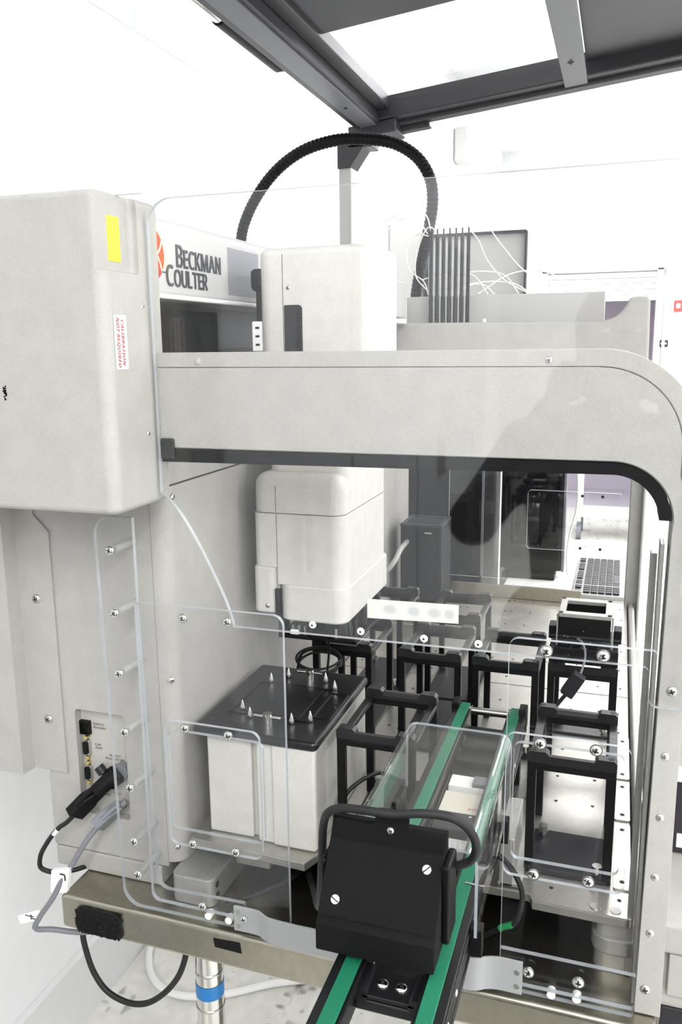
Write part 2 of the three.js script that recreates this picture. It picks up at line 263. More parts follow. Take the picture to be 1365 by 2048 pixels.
{ // end arch with rounded corner and post
  const o = new THREE.Shape(), cx = -0.02, cy = 1.458; o.moveTo(-0.6, 1.444); o.lineTo(-0.6, 1.556); o.lineTo(cx, 1.556); o.absarc(cx, cy, 0.098, Math.PI / 2, 0, true); o.lineTo(0.0775, 0.8205); o.lineTo(0.05, 0.8205); o.lineTo(0.0555, 1.375); o.absarc(-0.004, 1.3845, 0.0595, 0, Math.PI / 2, false); o.lineTo(-0.6, 1.444);
  const a = add(mach, 'end_arch', fz(o, -0.925, -0.8745, 0.0008, 24), M.paint);
  const rim = new THREE.Shape(); rim.moveTo(-0.6, 1.5396); rim.lineTo(-0.6, 1.556); rim.lineTo(cx, 1.556); rim.absarc(cx, cy, 0.098, Math.PI / 2, 0, true); rim.lineTo(0.0777, 1.4262); rim.lineTo(0.068, 1.4262); rim.absarc(0.068, 1.4332, 0.007, -Math.PI / 2, Math.PI, true); rim.lineTo(0.0610, 1.458); rim.absarc(cx, cy, 0.0810, 0, Math.PI / 2, false); rim.closePath();
  add(a, 'rim_strip', fz(rim, -0.8746, -0.8722, 0.0005, 24), M.paint);
  const p = new THREE.Shape(); p.moveTo(-0.6, 1.4455); p.lineTo(-0.6, 1.5384); p.lineTo(cx, 1.5384); p.absarc(cx, cy, 0.0798, Math.PI / 2, 0, true); p.lineTo(0.0598, 1.433); p.absarc(0.068, 1.433, 0.0082, Math.PI, Math.PI * 1.5, false); p.lineTo(0.0777, 1.4248); p.lineTo(0.0775, 0.8215); p.lineTo(0.0502, 0.8215); p.lineTo(0.0557, 1.375); p.absarc(-0.0035, 1.3850, 0.0602, 0, Math.PI / 2, false); p.closePath();
  add(a, 'face_panel', fz(p, -0.8746, -0.8722, 0.0004, 24), M.paint);
  const k = new THREE.Shape(); k.moveTo(-0.53, 1.428); k.lineTo(-0.004, 1.4315); k.absarc(-0.004, 1.3845, 0.0470, Math.PI / 2, 0.06, true); k.lineTo(0.0545, 1.387); k.absarc(-0.004, 1.3845, 0.0588, 0.04, Math.PI / 2, false); k.lineTo(-0.53, 1.4432);
  tag(add(a, 'gasket', fz(k, -0.92, -0.8715, 0, 24), M.black), 'black rubber edge strip along the arch opening');
  screw(a, -0.07, 1.5455, -0.8722, 0.0036); screw(a, -0.464, 1.5455, -0.8722, 0.0042, { mat: M.paintPlain, kind: null }); screw(a, 0.0685, 1.43, -0.8722, 0.0032);
  add(a, 'post_plate', fz(rr(0.0685, 1.12, 0.1, 1.275, [0.012, 0.001, 0.001, 0.001]), -0.905, -0.885), M.paint);
  for (const [x, y] of [[0.066, 1.208], [0.064, 1.135], [0.0632, 1.064], [0.0622, 0.993], [0.0612, 0.924], [0.0602, 0.853]]) screw(a, x, y, -0.8728, y > 1.2 || y < 0.86 ? 0.0058 : 0.0048, { mat: M.zinc, kind: y > 1.2 || y < 0.86 ? 'cross' : null });
  add(a, 'inner_channel', merge([span(0.0465, 0.0505, 0.8205, 1.36, -0.915, -0.885, 0.001), span(0.0395, 0.0465, 0.8205, 1.34, -0.945, -0.928, 0.001)]), M.alu);
  add(a, 'cable_clip', merge([span(-0.516, -0.4985, 1.432, 1.4565, -0.8712, -0.8665, 0.002), cyl(0.003, 0.003, 16).rotateX(Math.PI / 2).translate(-0.512, 1.4505, -0.866), cyl(0.003, 0.003, 16).rotateX(Math.PI / 2).translate(-0.504, 1.4505, -0.866)]), M.charcoal);
}
{ // rear bridge with lettering, dark gap below
  const s = rr(-0.75, 1.626, -0.55, 1.7225, [0.004, 0.004, 0.016, 0.004]);
  const b = add(mach, 'rear_bridge', fz(s, -2.15, -0.90, 0.001, 10), M.signWhite);
  const W = 0.34, H = 0.078, Z0 = -0.905, Y0 = 1.6305;
  const pr = add(b, 'sign_print', new THREE.PlaneGeometry(W, H), printMat(2048, 470, (c, w, h) => {
    const X = z => (Z0 - z) / W * w, Y = y => (Y0 + H - y) / H * h, U = w / W;
    c.fillStyle = '#c8c7c4'; c.fillRect(0, 0, w, h);
    c.fillStyle = '#8f9196'; c.fillRect(X(-1.135), Y(1.7035), w, 0.067 * U);
    // red disc with pale swirls
    const gx = X(-0.922), gy = Y(1.674), R = 0.0335 * U; c.save(); c.beginPath(); c.arc(gx, gy, R, 0, 7); c.fillStyle = '#c22a1c'; c.fill(); c.clip(); c.strokeStyle = '#d9c4bf'; c.lineWidth = R * 0.11;
    c.beginPath(); c.arc(gx - R * 0.5, gy + R * 0.9, R * 1.35, -1.5, 0.3); c.stroke(); c.beginPath(); c.arc(gx + R * 0.05, gy - R * 0.75, R * 0.85, -0.2, 2.8); c.stroke(); c.beginPath(); c.arc(gx - R * 0.2, gy + R * 0.1, R * 0.62, -1.4, 1.6); c.stroke(); c.restore();
  }, { roughness: 0.42 }), [-0.5494, Y0 + H / 2, Z0 - W / 2], [0, Math.PI / 2, 0]);
  tag(pr, 'printed red round emblem and grey block');
  const font = await new FontLoader().loadAsync('fonts/droid/droid_sans_regular.typeface.json');
  const word = (t, z0, z1, yb, big) => {       // raised letters, first one taller
    const gl = [...t].map((ch, i) => { const g = new TextGeometry(ch, { font, size: i ? big * 0.82 : big, depth: 0.0012, bevelEnabled: true, bevelThickness: 0.0003, bevelSize: 0.0004, bevelSegments: 1, curveSegments: 5 }); g.computeBoundingBox(); return g; });
    const adv = gl.map(g => g.boundingBox.max.x - g.boundingBox.min.x + big * 0.1), k = (z0 - z1) / adv.reduce((a, b) => a + b, 0); let x = 0;
    gl.forEach((g, i) => { g.translate(-g.boundingBox.min.x + x, 0, 0).scale(k, 1, 1); x += adv[i]; add(b, 'letter', g, M.letter, [-0.5492, yb, z0], [0, Math.PI / 2, 0]); });
  };
  word('BECKMAN', -0.985, -1.113, 1.6635, 0.0275); word('COULTER', -0.958, -1.071, 1.639, 0.0255);
  add(b, 'emblem_link', bx(0.001, 0.0012, 0.012, -0.549, 1.6545, -0.9545), M.letter);
  add(b, 'lower_lip', span(-0.556, -0.548, 1.6225, 1.6285, -2.14, -0.902, 0.002), M.white);
  const g = add(mach, 'rail_recess', merge([bx(0.01, 0.206, 1.25, -0.665, 1.523, -1.545)]), M.charcoal);
  add(g, 'drive_rail', merge([span(-0.66, -0.63, 1.50, 1.56, -2.15, -0.93, 0.002), span(-0.66, -0.64, 1.44, 1.47, -2.15, -0.93, 0.002)]), M.black);
  add(g, 'carriage_block', merge([span(-0.66, -0.60, 1.45, 1.615, -1.20, -1.06, 0.004), span(-0.6, -0.592, 1.46, 1.59, -1.13, -1.125, 0.001)]), M.blackMatt);
}
{ // deck
  const d = add(mach, 'deck_frame', merge([span(-0.53, 0.05, 0.868, 0.886, -2.19, -1.02, 0.002)]), M.dark);
  const stepped = (x0, x1, z0, z1) => span(x0, x1, 0.888, 0.9, z0, z1, 0.0025);
  const fs = new THREE.Shape(); // front plate outline with a step and round corner, in (x, -z)
  fs.moveTo(-0.531, 1.279); fs.lineTo(-0.531, 0.917); fs.lineTo(-0.36, 0.909); fs.lineTo(-0.35, 0.934); fs.lineTo(-0.08, 0.936); fs.absarc(-0.078, 0.931, 0.005, Math.PI / 2, 0, true); fs.lineTo(-0.07, 0.923); fs.lineTo(0.036, 0.921); fs.absarc(0.036, 0.929, 0.008, -Math.PI / 2, 0, false); fs.lineTo(0.044, 1.279); fs.closePath();
  add(d, 'deck_plate', up(fs, 0.888, 0.9, 0.0015), M.deck);
  for (const [z0, z1] of [[-1.5785, -1.281], [-1.8785, -1.5805], [-2.19, -1.8805]]) add(d, 'deck_plate', stepped(-0.531, 0.044, z0, z1), M.deck);
  const holes = [], hg = new THREE.CylinderGeometry(0.0026, 0.0026, 0.0008, 10);
  for (const z of [-1.06, -1.16, -1.24, -1.33, -1.42, -1.5, -1.62, -1.72, -1.83, -1.95, -2.05, -2.14]) for (const x of [-0.50, -0.36, -0.345, -0.25, -0.235, -0.19, -0.12, -0.104, -0.06, -0.01, 0.028]) holes.push(hg.clone().translate(x + 0.006 * (rnd() - 0.5), 0.9, z + 0.01 * (rnd() - 0.5)));
  for (const x of [-0.05, 0.03]) holes.push(hg.clone().translate(x, 0.9, -0.955));
  const hm = add(d, 'screw_holes', merge(holes), M.screwDark); hm.userData.kind = 'stuff';
  add(d, 'corner_bushing', merge([cyl(0.0065, 0.002, 20).translate(0.003, 0.9, -0.935)]), M.zinc); add(d, 'corner_bushing', cyl(0.006, 0.002, 20).translate(0.026, 0.9003, -0.934), M.white); 
  for (const [z0, z1] of [[-1.125, -0.975], [-1.245, -1.135], [-1.40, -1.255]]) { const tab = add(d, 'edge_tab', up(rr(0.0225, -z1, 0.0435, -z0, 0.003), 0.9002, 0.9022), M.deck); for (const z of [z0 + 0.015, z1 - 0.015]) add(tab, 'tab_hole', cyl(0.0032, 0.0006, 14).translate(0.033, 0.9022, z), M.screwDark); }
  tag(add(mach, 'side_rail', merge([span(0.046, 0.0605, 0.872, 0.908, -2.19, -0.95, 0.006, 3)]), M.alu), 'rounded silver rail along the deck side');
  add(mach, 'far_lip', span(-0.41, -0.07, 0.9, 0.935, -2.168, -2.16, 0.002), M.steel);
  // cast feet
  const ft = x0 => merge([up(rr(x0, 0.925, x0 + 0.058, 1.02, [0.02, 0.02, 0.004, 0.004]), 0.845, 0.868, 0.003), up(rr(x0 + 0.004, 0.93, x0 + 0.054, 1.01, 0.012), 0.8205, 0.846, 0.001), up(rr(x0 + 0.004, 0.93, x0 + 0.054, 1.01, 0.01), 0.866, 0.888, 0.001)]);
  add(mach, 'cast_foot', ft(0.0), M.alu);
  const lf = add(mach, 'cast_foot', merge([up(rr(-0.548, 0.887, -0.484, 1.02, [0.012, 0.012, 0.002, 0.002]), 0.8205, 0.861, 0.002), span(-0.484, -0.43, 0.845, 0.886, -1.02, -0.955, 0.004)]), M.alu);
  for (const y of [0.85, 0.834]) add(lf, 'bolt_hole', cyl(0.0045, 0.001, 16).rotateZ(Math.PI / 2).translate(-0.4838, y, -0.90), M.screwDark);
  // far end frame and posts
  add(mach, 'far_post', merge([span(0.036, 0.07, 0.8205, 1.42, -2.21, -2.185, 0.003), span(0.066, 0.072, 0.8205, 1.42, -2.195, -2.15, 0.002)]), M.alu);
  add(mach, 'far_crossbar', span(-0.56, 0.07, 1.38, 1.52, -2.21, -2.17, 0.004), M.paint);
}

// ================================================================ NEAR ACRYLIC SHIELD
function sheet(parent, name, shape, z0, t = 0.006) { return add(parent, name, ext(shape, t, 0, 14).translate(0, 0, z0 - t), [M.clear, M.clearEdge]); }
{
  const sh = thing('safety_shield', 'clear acrylic safety shield sheets screwed across the machine end', 'shield');
  const A = new THREE.Shape(); A.moveTo(-0.424, 1.234); A.lineTo(0.036, 1.2365); A.absarc(0.036, 1.2305, 0.006, Math.PI / 2, 0, true); A.lineTo(0.0435, 1.203); A.absarc(0.0525, 1.203, 0.009, Math.PI, Math.PI * 1.5, false); A.lineTo(0.076, 1.194); A.lineTo(0.076, 1.725); A.lineTo(-0.483, 1.724); A.absarc(-0.483, 1.694, 0.030, Math.PI / 2, Math.PI, false); A.lineTo(-0.5135, 1.393);
  A.bezierCurveTo(-0.497, 1.385, -0.48, 1.358, -0.461, 1.323); A.bezierCurveTo(-0.444, 1.29, -0.427, 1.255, -0.424, 1.234);
  sheet(sh, 'upper_sheet', A, -0.857);
  const C = new THREE.Shape(); C.moveTo(-0.424, 0.826); C.lineTo(-0.424, 0.863); C.lineTo(-0.532, 0.86); C.absarc(-0.532, 0.878, 0.018, -Math.PI / 2, -Math.PI, true); C.lineTo(-0.5555, 1.228); C.lineTo(-0.5555, 1.36); C.lineTo(-0.585, 1.36); C.absarc(-0.585, 1.334, 0.026, Math.PI / 2, Math.PI, false); C.lineTo(-0.603, 0.85); C.absarc(-0.577, 0.85, 0.026, Math.PI, Math.PI * 1.5, false); C.closePath();
  const cs = sheet(sh, 'frame_sheet', C, -0.857);
  for (const [x, y] of [[-0.589, 1.317], [-0.588, 1.236], [-0.587, 1.156], [-0.585, 1.076], [-0.582, 0.998], [-0.581, 0.921], [-0.578, 0.873]]) {
    add(cs, 'standoff', cyl(0.0052, 0.0455, 18).rotateX(Math.PI / 2).translate(x, y, -0.8860), M.standoff);
    screw(cs, x, y, -0.857, 0.0058, { turn: rnd() * 1.5 });
  }
  const E = rr(-0.099, 0.826, 0.0485, 0.878, [0.014, 0.004, 0.001, 0.001]); const es = sheet(sh, 'frame_sheet', E, -0.857);
  const B = rr(-0.5545, 0.845, -0.358, 1.2555, [0.012, 0.01, 0.013, 0.004]); B.holes.push(rr(-0.518, 0.957, -0.3885, 1.092, 0.01, THREE.Path));
  const bs = sheet(sh, 'door_sheet', B, -0.8505);
  const bp = sheet(sh, 'cover_plate', rr(-0.5185, 0.939, -0.3895, 1.1085, 0.012), -0.844, 0.005);
  const D = rr(-0.0985, 0.8405, 0.0485, 1.257, [0.012, 0.004, 0.004, 0.011]); D.holes.push(rr(-0.09, 1.0, 0.024, 1.139, 0.008, THREE.Path));
  const ds = sheet(sh, 'door_sheet', D, -0.8505);
  const dp = sheet(sh, 'cover_plate', rr(-0.0975, 0.983, 0.03, 1.1525, 0.010), -0.844, 0.005);
  for (const [x, y] of [[-0.488, 1.241], [-0.429, 1.242], [-0.48, 0.852], [-0.422, 0.851]]) screw(bs, x, y, -0.8505, 0.0052, { turn: rnd() * 1.5, washer: 0.0058 });
  for (const [x, y] of [[-0.489, 1.101], [-0.43, 1.1], [-0.486, 0.944], [-0.426, 0.944]]) screw(bp, x, y, -0.844, 0.0052, { turn: rnd() * 1.5, washer: 0.0058 });
  for (const [x, y] of [[-0.06, 1.246], [-0.003, 1.247], [-0.066, 0.86], [-0.011, 0.861]]) screw(ds, x, y, -0.8505, 0.006, { turn: rnd() * 1.5, washer: 0.0068 });
  for (const [x, y] of [[-0.062, 1.1445], [-0.005, 1.1455], [-0.064, 0.989], [-0.006, 0.992]]) screw(dp, x, y, -0.844, 0.0058, { turn: rnd() * 1.5, washer: 0.0066 });
  for (const [x, y, p] of [[-0.474, 0.8365, cs], [-0.445, 0.8365, cs], [-0.04, 0.8345, es], [-0.012, 0.8365, es]]) add(p, 'nylon_bolt', merge([cyl(0.0048, 0.01, 16).rotateX(Math.PI / 2).translate(x, y, -0.858)]), M.nylon);
  const us = sh.children[0];
  for (const [x, y] of [[-0.323, 1.247], [-0.265, 1.245], [-0.192, 1.244], [-0.132, 1.244]]) screw(us, x, y, -0.857, 0.0044, { mat: M.nylon, kind: 'dot', name: 'nylon_screw' });
  const strip = add(us, 'white_strip', fz(poly([[-0.257, 1.262], [-0.154, 1.265], [-0.154, 1.286], [-0.257, 1.284]]), -0.857, -0.8562), printMat(1024, 224, (c, w, h) => {
    c.fillStyle = '#cccdc6'; c.fillRect(0, 0, w, h);
    for (const [x, rx, ry] of [[260, 92, 62], [530, 80, 66], [760, 90, 62], [925, 66, 62]]) for (let k = 0; k < 26; k++) { const a = k * 2.4, q = Math.sqrt(k / 26); c.fillStyle = 'rgba(170,172,167,0.05)'; c.beginPath(); c.ellipse(x + Math.cos(a) * rx * 0.35 * q, h * 0.48 + Math.sin(a) * ry * 0.35 * q, rx * 0.75, ry * 0.72, 0, 0, 7); c.fill(); }
  }));
  { const a = strip.geometry.attributes; for (let i = 0; i < a.uv.count; i++) a.uv.setXY(i, (a.position.getX(i) + 0.257) / 0.103, (a.position.getY(i) - 1.262) / 0.024); }
  tag(strip, 'white adhesive strip with blotchy glue ovals');
}
{ // clear panel standing on the drive cover
  const p = thing('upper_shield', 'tall clear acrylic panel standing on the grey drive cover', 'shield');
  const s = poly([[-0.9, 1.7235], [-0.497, 1.7235], [-0.491, 2.04], [-0.9, 2.04]]);
  sheet(p, 'sheet', s, -0.82, 0.006);
}

// ================================================================ HOOD
{
  const h = thing('raised_hood', 'dark framed machine hood raised overhead with a clear window', 'hood', [-0.6, 2.088, -2.08]);
  h.rotation.z = 0.1;
  // local: x along the slope, z toward the camera, y up
  add(h, 'hinge_rail', merge([span(-0.045, 0.02, -0.005, 0.05, -0.02, 1.35, 0.004), span(0.02, 0.05, 0.02, 0.05, -0.02, 1.35, 0.003)]), M.hood);
  add(h, 'rail_strip', span(-0.028, 0.012, -0.009, -0.004, 0.02, 1.35, 0.001), M.hoodStrip);
  add(h, 'end_rail', merge([span(-0.03, 0.78, -0.01, 0.045, -0.04, 0.0, 0.006), span(-0.03, 0.78, 0.0, 0.05, 0.0, 0.035, 0.004)]), M.hood);
  add(h, 'cross_strut', span(0.447, 0.497, -0.006, 0.004, -0.01, 1.35, 0.002), M.hoodStrip);
  add(h, 'strut_hole', merge([cyl(0.006, 0.002, 16).translate(0.47, -0.0065, 0.17), bx(0.003, 0.002, 0.03, 0.47, -0.0065, 0.17)]), M.screwDark);
  add(h, 'strut_hole', cyl(0.004, 0.002, 14).translate(-0.01, -0.0095, 0.2), M.screwDark);
  add(h, 'roof_panel', fz(rr(0.497, 0.03, 0.755, 0.036, 0.001), 0.03, 1.35), M.hood);
  add(h, 'front_panel', merge([bx(0.42, 0.006, 0.7, 0.245, 0.033, 0.86)]), M.hood);
  add(h, 'front_edge', span(0.75, 0.79, -0.006, 0.05, -0.04, 1.35, 0.006), M.greyPanel);
  add(h, 'window_pane', bx(0.41, 0.004, 0.5, 0.25, 0.036, 0.27), M.clear);
  add(h, 'corner_bracket', merge([span(-0.06, 0.06, -0.03, 0.0, -0.06, 0.03, 0.004), span(0.03, 0.13, -0.022, -0.008, -0.05, -0.02, 0.003)]), M.hood);
  const st = thing('hood_column', 'slim grey column carrying the raised hood behind the machine', 'column');
  add(st, 'column', span(-0.6865, -0.655, 1.7225, 2.02, -2.12, -2.06, 0.003), M.greyPanel);
  add(st, 'bracket', merge([fz(poly([[-0.688, 1.99], [-0.656, 1.99], [-0.615, 2.045], [-0.615, 2.06], [-0.688, 2.06]]), -2.115, -2.055), span(-0.66, -0.60, 2.035, 2.062, -2.115, -2.055, 0.002)]), M.hood);
  add(st, 'foot_plate', merge([span(-0.70, -0.62, 1.7225, 1.80, -2.055, -2.045, 0.002)]), M.alu);
  const gs = thing('gas_strut', 'black gas strut with a bright rod beside the hood rail', 'strut');
  const P = (x, y, z) => new THREE.Vector3(x, y, z), bar = (a, b, r) => { const d = b.clone().sub(a), g = cyl(r, d.length(), 20); g.applyQuaternion(new THREE.Quaternion().setFromUnitVectors(new THREE.Vector3(0, 1, 0), d.clone().normalize())); const m = a.clone().add(b).multiplyScalar(0.5); return g.translate(m.x, m.y, m.z); };
  add(gs, 'cylinder', bar(P(-0.676, 2.108, -1.655), P(-0.676, 2.108, -1.395), 0.0135), M.black);
  add(gs, 'rod', bar(P(-0.676, 2.108, -1.395), P(-0.676, 2.11, -1.0), 0.011), M.chrome);
  add(gs, 'end_joint', span(-0.684, -0.64, 2.098, 2.118, -1.668, -1.65, 0.004), M.black);
}

// ================================================================ PIPETTING HEAD
{
  const p = thing('pipetting_head', 'grey boxy pipetting head hanging behind the arch above the deck', 'machine head');
  const plan = (x0, x1, z0, z1, r) => rr(x0, -z1, x1, -z0, [r, r, r, r]);
  const sec = (x0, x1, z0, z1, r, y0, y1, bev) => up(plan(x0, x1, z0, z1, r), y0, y1, bev, 10, 5);
  const sec4 = (x0, x1, z0, z1, r, y0, y1, bev) => up(rr(x0, -z1, x1, -z0, r), y0, y1, bev, 10, 5);
  const RL = [0.0006, 0.02, 0.02, 0.0006], LL = [0.014, 0.0006, 0.0006, 0.014];
  add(p, 'lower_shell', merge([sec4(-0.4768, -0.373, -1.36, -1.12, RL, 1.21, 1.3185, 0.0005), sec(-0.4766, -0.369, -1.364, -1.1185, 0.02, 1.154, 1.2105, 0.004)]), M.shell);
  add(p, 'side_shell', merge([sec4(-0.516, -0.4782, -1.36, -1.12, LL, 1.236, 1.3185, 0.0005), sec(-0.518, -0.4785, -1.362, -1.119, 0.012, 1.163, 1.2365, 0.004)]), M.shell);
  const ts = add(p, 'top_shell', merge([sec(-0.516, -0.373, -1.36, -1.12, 0.02, 1.3198, 1.352, 0.0003), sec(-0.5157, -0.3733, -1.3597, -1.1203, 0.02, 1.322, 1.379, 0.0195), sec(-0.499, -0.3732, -1.3592, -1.145, 0.018, 1.34, 1.56, 0.001)]), M.shell);
  add(ts, 'seam_line', span(-0.4779, -0.4771, 1.321, 1.36, -1.1225, -1.1197, 0.0002), M.charcoal);
  add(p, 'seam_plate', span(-0.4795, -0.4755, 1.156, 1.318, -1.33, -1.1225, 0.0005), M.paint);
  tag(add(p, 'seam_gap', span(-0.481, -0.4755, 1.156, 1.203, -1.30, -1.1168, 0.0008), M.black), 'black slot at the lower end of the seam');
  const us2 = add(p, 'upper_shell', sec(-0.4965, -0.325, -1.26, -1.118, 0.02, 1.54, 1.698, 0.011), M.shell);
  add(us2, 'seam_line', span(-0.4577, -0.4569, 1.545, 1.688, -1.12, -1.1177, 0.0002), M.charcoal);
  const sl = add(p, 'cable_slot', fz(rr(-0.4555, 1.545, -0.4285, 1.619, [0, 0, 0.006, 0.002]), -1.1185, -1.1165), M.charcoal);
  const ribs = []; for (let k = 0; k < 14; k++) ribs.push(bx(0.006, 0.0015, 0.001, -0.433, 1.552 + k * 0.0045, -1.1162)); add(sl, 'slot_ribs', merge(ribs), M.black);
  screw(p, -0.449, 1.643, -1.118, 0.0035); screw(p, -0.4945, 1.175, -1.1188, 0.004);
  // lower tooling
  add(p, 'tool_plate', merge([span(-0.487, -0.36, 1.118, 1.124, -1.34, -1.14, 0.001), span(-0.487, -0.474, 1.118, 1.153, -1.16, -1.14, 0.002), span(-0.43, -0.405, 1.12, 1.154, -1.16, -1.135, 0.002)]), M.black);
  add(p, 'clear_manifold', span(-0.47, -0.432, 1.126, 1.153, -1.20, -1.142, 0.002), M.clear);
  add(p, 'clear_collar', tr(new THREE.CylinderGeometry(0.014, 0.014, 0.028, 24, 1, true), -0.377, 1.140, -1.155), M.clear);
  for (const x of [-0.465, -0.455, -0.445, -0.42, -0.395]) add(p, 'fitting', tr(cyl(0.003, 0.014, 12), x, 1.131, -1.148), M.zinc);
  add(p, 'white_fitting', merge([span(-0.466, -0.452, 1.126, 1.134, -1.141, -1.136, 0.002)]), M.white);
  for (const z of [-1.22, -1.26, -1.3]) add(p, 'tip_adapter', tr(cyl(0.005, 0.03, 12), -0.372, 1.14, z), M.charcoal);
  // clamp and connector beside the upper shell
  add(p, 'cable_clamp', merge([span(-0.514, -0.492, 1.64, 1.672, -1.16, -1.13, 0.008, 3), span(-0.508, -0.494, 1.595, 1.645, -1.16, -1.135, 0.006, 3), span(-0.506, -0.494, 1.57, 1.6, -1.155, -1.138, 0.004)]), M.black);
  const wc = add(p, 'white_connector', merge([span(-0.512, -0.4955, 1.5555, 1.598, -1.165, -1.13, 0.002)]), M.white); for (const y of [1.565, 1.577, 1.589]) add(wc, 'contact', bx(0.006, 0.003, 0.001, -0.503, y, -1.1297), M.charcoal);
}
{ // coil of thin cable hanging behind
  const pts = []; for (let i = 0; i <= 60; i++) { const a = i / 60 * Math.PI * 6, r = 1 + 0.07 * Math.sin(a * 1.7); pts.push([-0.455 + 0.037 * Math.cos(a) * r, 1.047 + 0.011 * Math.sin(a) * r - 0.007 + 0.014 * i / 60, -1.235 - 0.028 * Math.sin(a)]); }
  tag(add(scene, 'cable_coil', merge([tube(pts, 0.0022, 220, 8), tube([[-0.415, 1.126, -1.165], [-0.425, 1.08, -1.2], [-0.434, 1.03, -1.215], [-0.436, 0.97, -1.22], [-0.44, 0.905, -1.22]], 0.002, 30, 8), tube([[-0.485, 1.055, -1.23], [-0.493, 1.02, -1.225], [-0.494, 0.96, -1.225], [-0.49, 0.904, -1.23]], 0.0022, 30, 8)]), M.rubber), 'coil of thin black cable hanging behind the black lidded box', 'cable');
}

// ================================================================ SECOND GANTRY ARM
{
  const g = thing('gantry_arm', 'long grey gantry beam with an upturned end farther along the machine', 'machine arm');
  const s = new THREE.Shape(); s.moveTo(-0.54, 1.36); s.lineTo(-0.54, 1.604); s.lineTo(-0.045, 1.5985); s.bezierCurveTo(-0.015, 1.6, -0.004, 1.612, 0.004, 1.63); s.quadraticCurveTo(0.007, 1.6375, 0.016, 1.6375); s.lineTo(0.03, 1.6375); s.quadraticCurveTo(0.0385, 1.6375, 0.039, 1.63); s.lineTo(0.045, 1.36); s.closePath();
  add(g, 'beam', fz(s, -1.54, -1.5, 0.004, 12), M.paint);
  add(g, 'rear_panel', span(-0.394, -0.034, 1.40, 1.652, -1.595, -1.583, 0.002), M.greyPanel);
  add(g, 'knob', tr(cyl(0.003, 0.006, 10), -0.235, 1.604, -1.51), M.white);
  for (let i = 0; i < 7; i++) { const x = -0.343 + i * 0.01145; const t = add(g, 'syringe_tube', tr(cyl(0.0033, 0.21, 12), x, 1.653, -1.561), i === 6 ? M.black : M.charcoal); add(t, 'tip', tr(cyl(0.0016, 0.012, 8), x, 1.764, -1.561), M.black); if (i < 6) add(t, 'plunger_rod', tr(cyl(0.0013, 0.2, 8), x + 0.0057, 1.648, -1.561), M.zinc); }
  const pm = add(g, 'pump_module', span(-0.50, -0.372, 1.61, 1.672, -1.494, -1.40, 0.003), M.greyPanel);
  add(pm, 'red_print', merge([bx(0.03, 0.006, 0.001, -0.402, 1.632, -1.3996), bx(0.018, 0.003, 0.001, -0.408, 1.641, -1.3996), bx(0.008, 0.012, 0.001, -0.396, 1.648, -1.3996)]), M.red);
  add(pm, 'white_label', bx(0.02, 0.008, 0.001, -0.415, 1.651, -1.3996), M.white); add(pm, 'pale_ledge', span(-0.50, -0.372, 1.60, 1.608, -1.494, -1.395, 0.002), M.white);
  const T3 = [[[-0.35, 1.762, -1.561], [-0.369, 1.785, -1.57], [-0.408, 1.792, -1.58], [-0.441, 1.762, -1.58], [-0.451, 1.722, -1.58], [-0.437, 1.685, -1.57], [-0.42, 1.66, -1.54]],
    [[-0.343, 1.765, -1.561], [-0.36, 1.80, -1.575], [-0.42, 1.80, -1.59], [-0.47, 1.76, -1.59], [-0.475, 1.71, -1.58], [-0.45, 1.67, -1.56]],
    [[-0.348, 1.758, -1.561], [-0.374, 1.763, -1.575], [-0.393, 1.738, -1.58], [-0.388, 1.701, -1.58], [-0.359, 1.678, -1.575], [-0.35, 1.655, -1.572]],
    [[-0.3315, 1.765, -1.561], [-0.352, 1.775, -1.575], [-0.372, 1.74, -1.58], [-0.376, 1.69, -1.58], [-0.35, 1.66, -1.572]],
    [[-0.274, 1.767, -1.561], [-0.262, 1.75, -1.59], [-0.246, 1.715, -1.6], [-0.213, 1.678, -1.6], [-0.172, 1.655, -1.59]],
    [[-0.286, 1.766, -1.561], [-0.255, 1.785, -1.59], [-0.228, 1.75, -1.6], [-0.173, 1.69, -1.6], [-0.137, 1.679, -1.6], [-0.105, 1.653, -1.59]],
    [[-0.349, 1.669, -1.575], [-0.306, 1.686, -1.58], [-0.26, 1.695, -1.59], [-0.214, 1.687, -1.6], [-0.186, 1.653, -1.59]],
    [[-0.349, 1.656, -1.575], [-0.296, 1.668, -1.58], [-0.241, 1.677, -1.6], [-0.195, 1.671, -1.6], [-0.165, 1.653, -1.59]],
    [[-0.364, 1.682, -1.575], [-0.316, 1.693, -1.58], [-0.269, 1.687, -1.59], [-0.242, 1.653, -1.59]],
    [[-0.30, 1.655, -1.575], [-0.27, 1.672, -1.59], [-0.25, 1.67, -1.6], [-0.23, 1.653, -1.59]], [[-0.26, 1.655, -1.59], [-0.2, 1.69, -1.6], [-0.14, 1.69, -1.6], [-0.08, 1.653, -1.59]]];
  for (const t of T3) tag(add(scene, 'thin_tubing', tube(t, 0.0012, 40, 8), M.nylon), 'thin white tubing looping between the black syringe tubes and grey panel', 'tubing', 'thin tubing on the gantry');
}
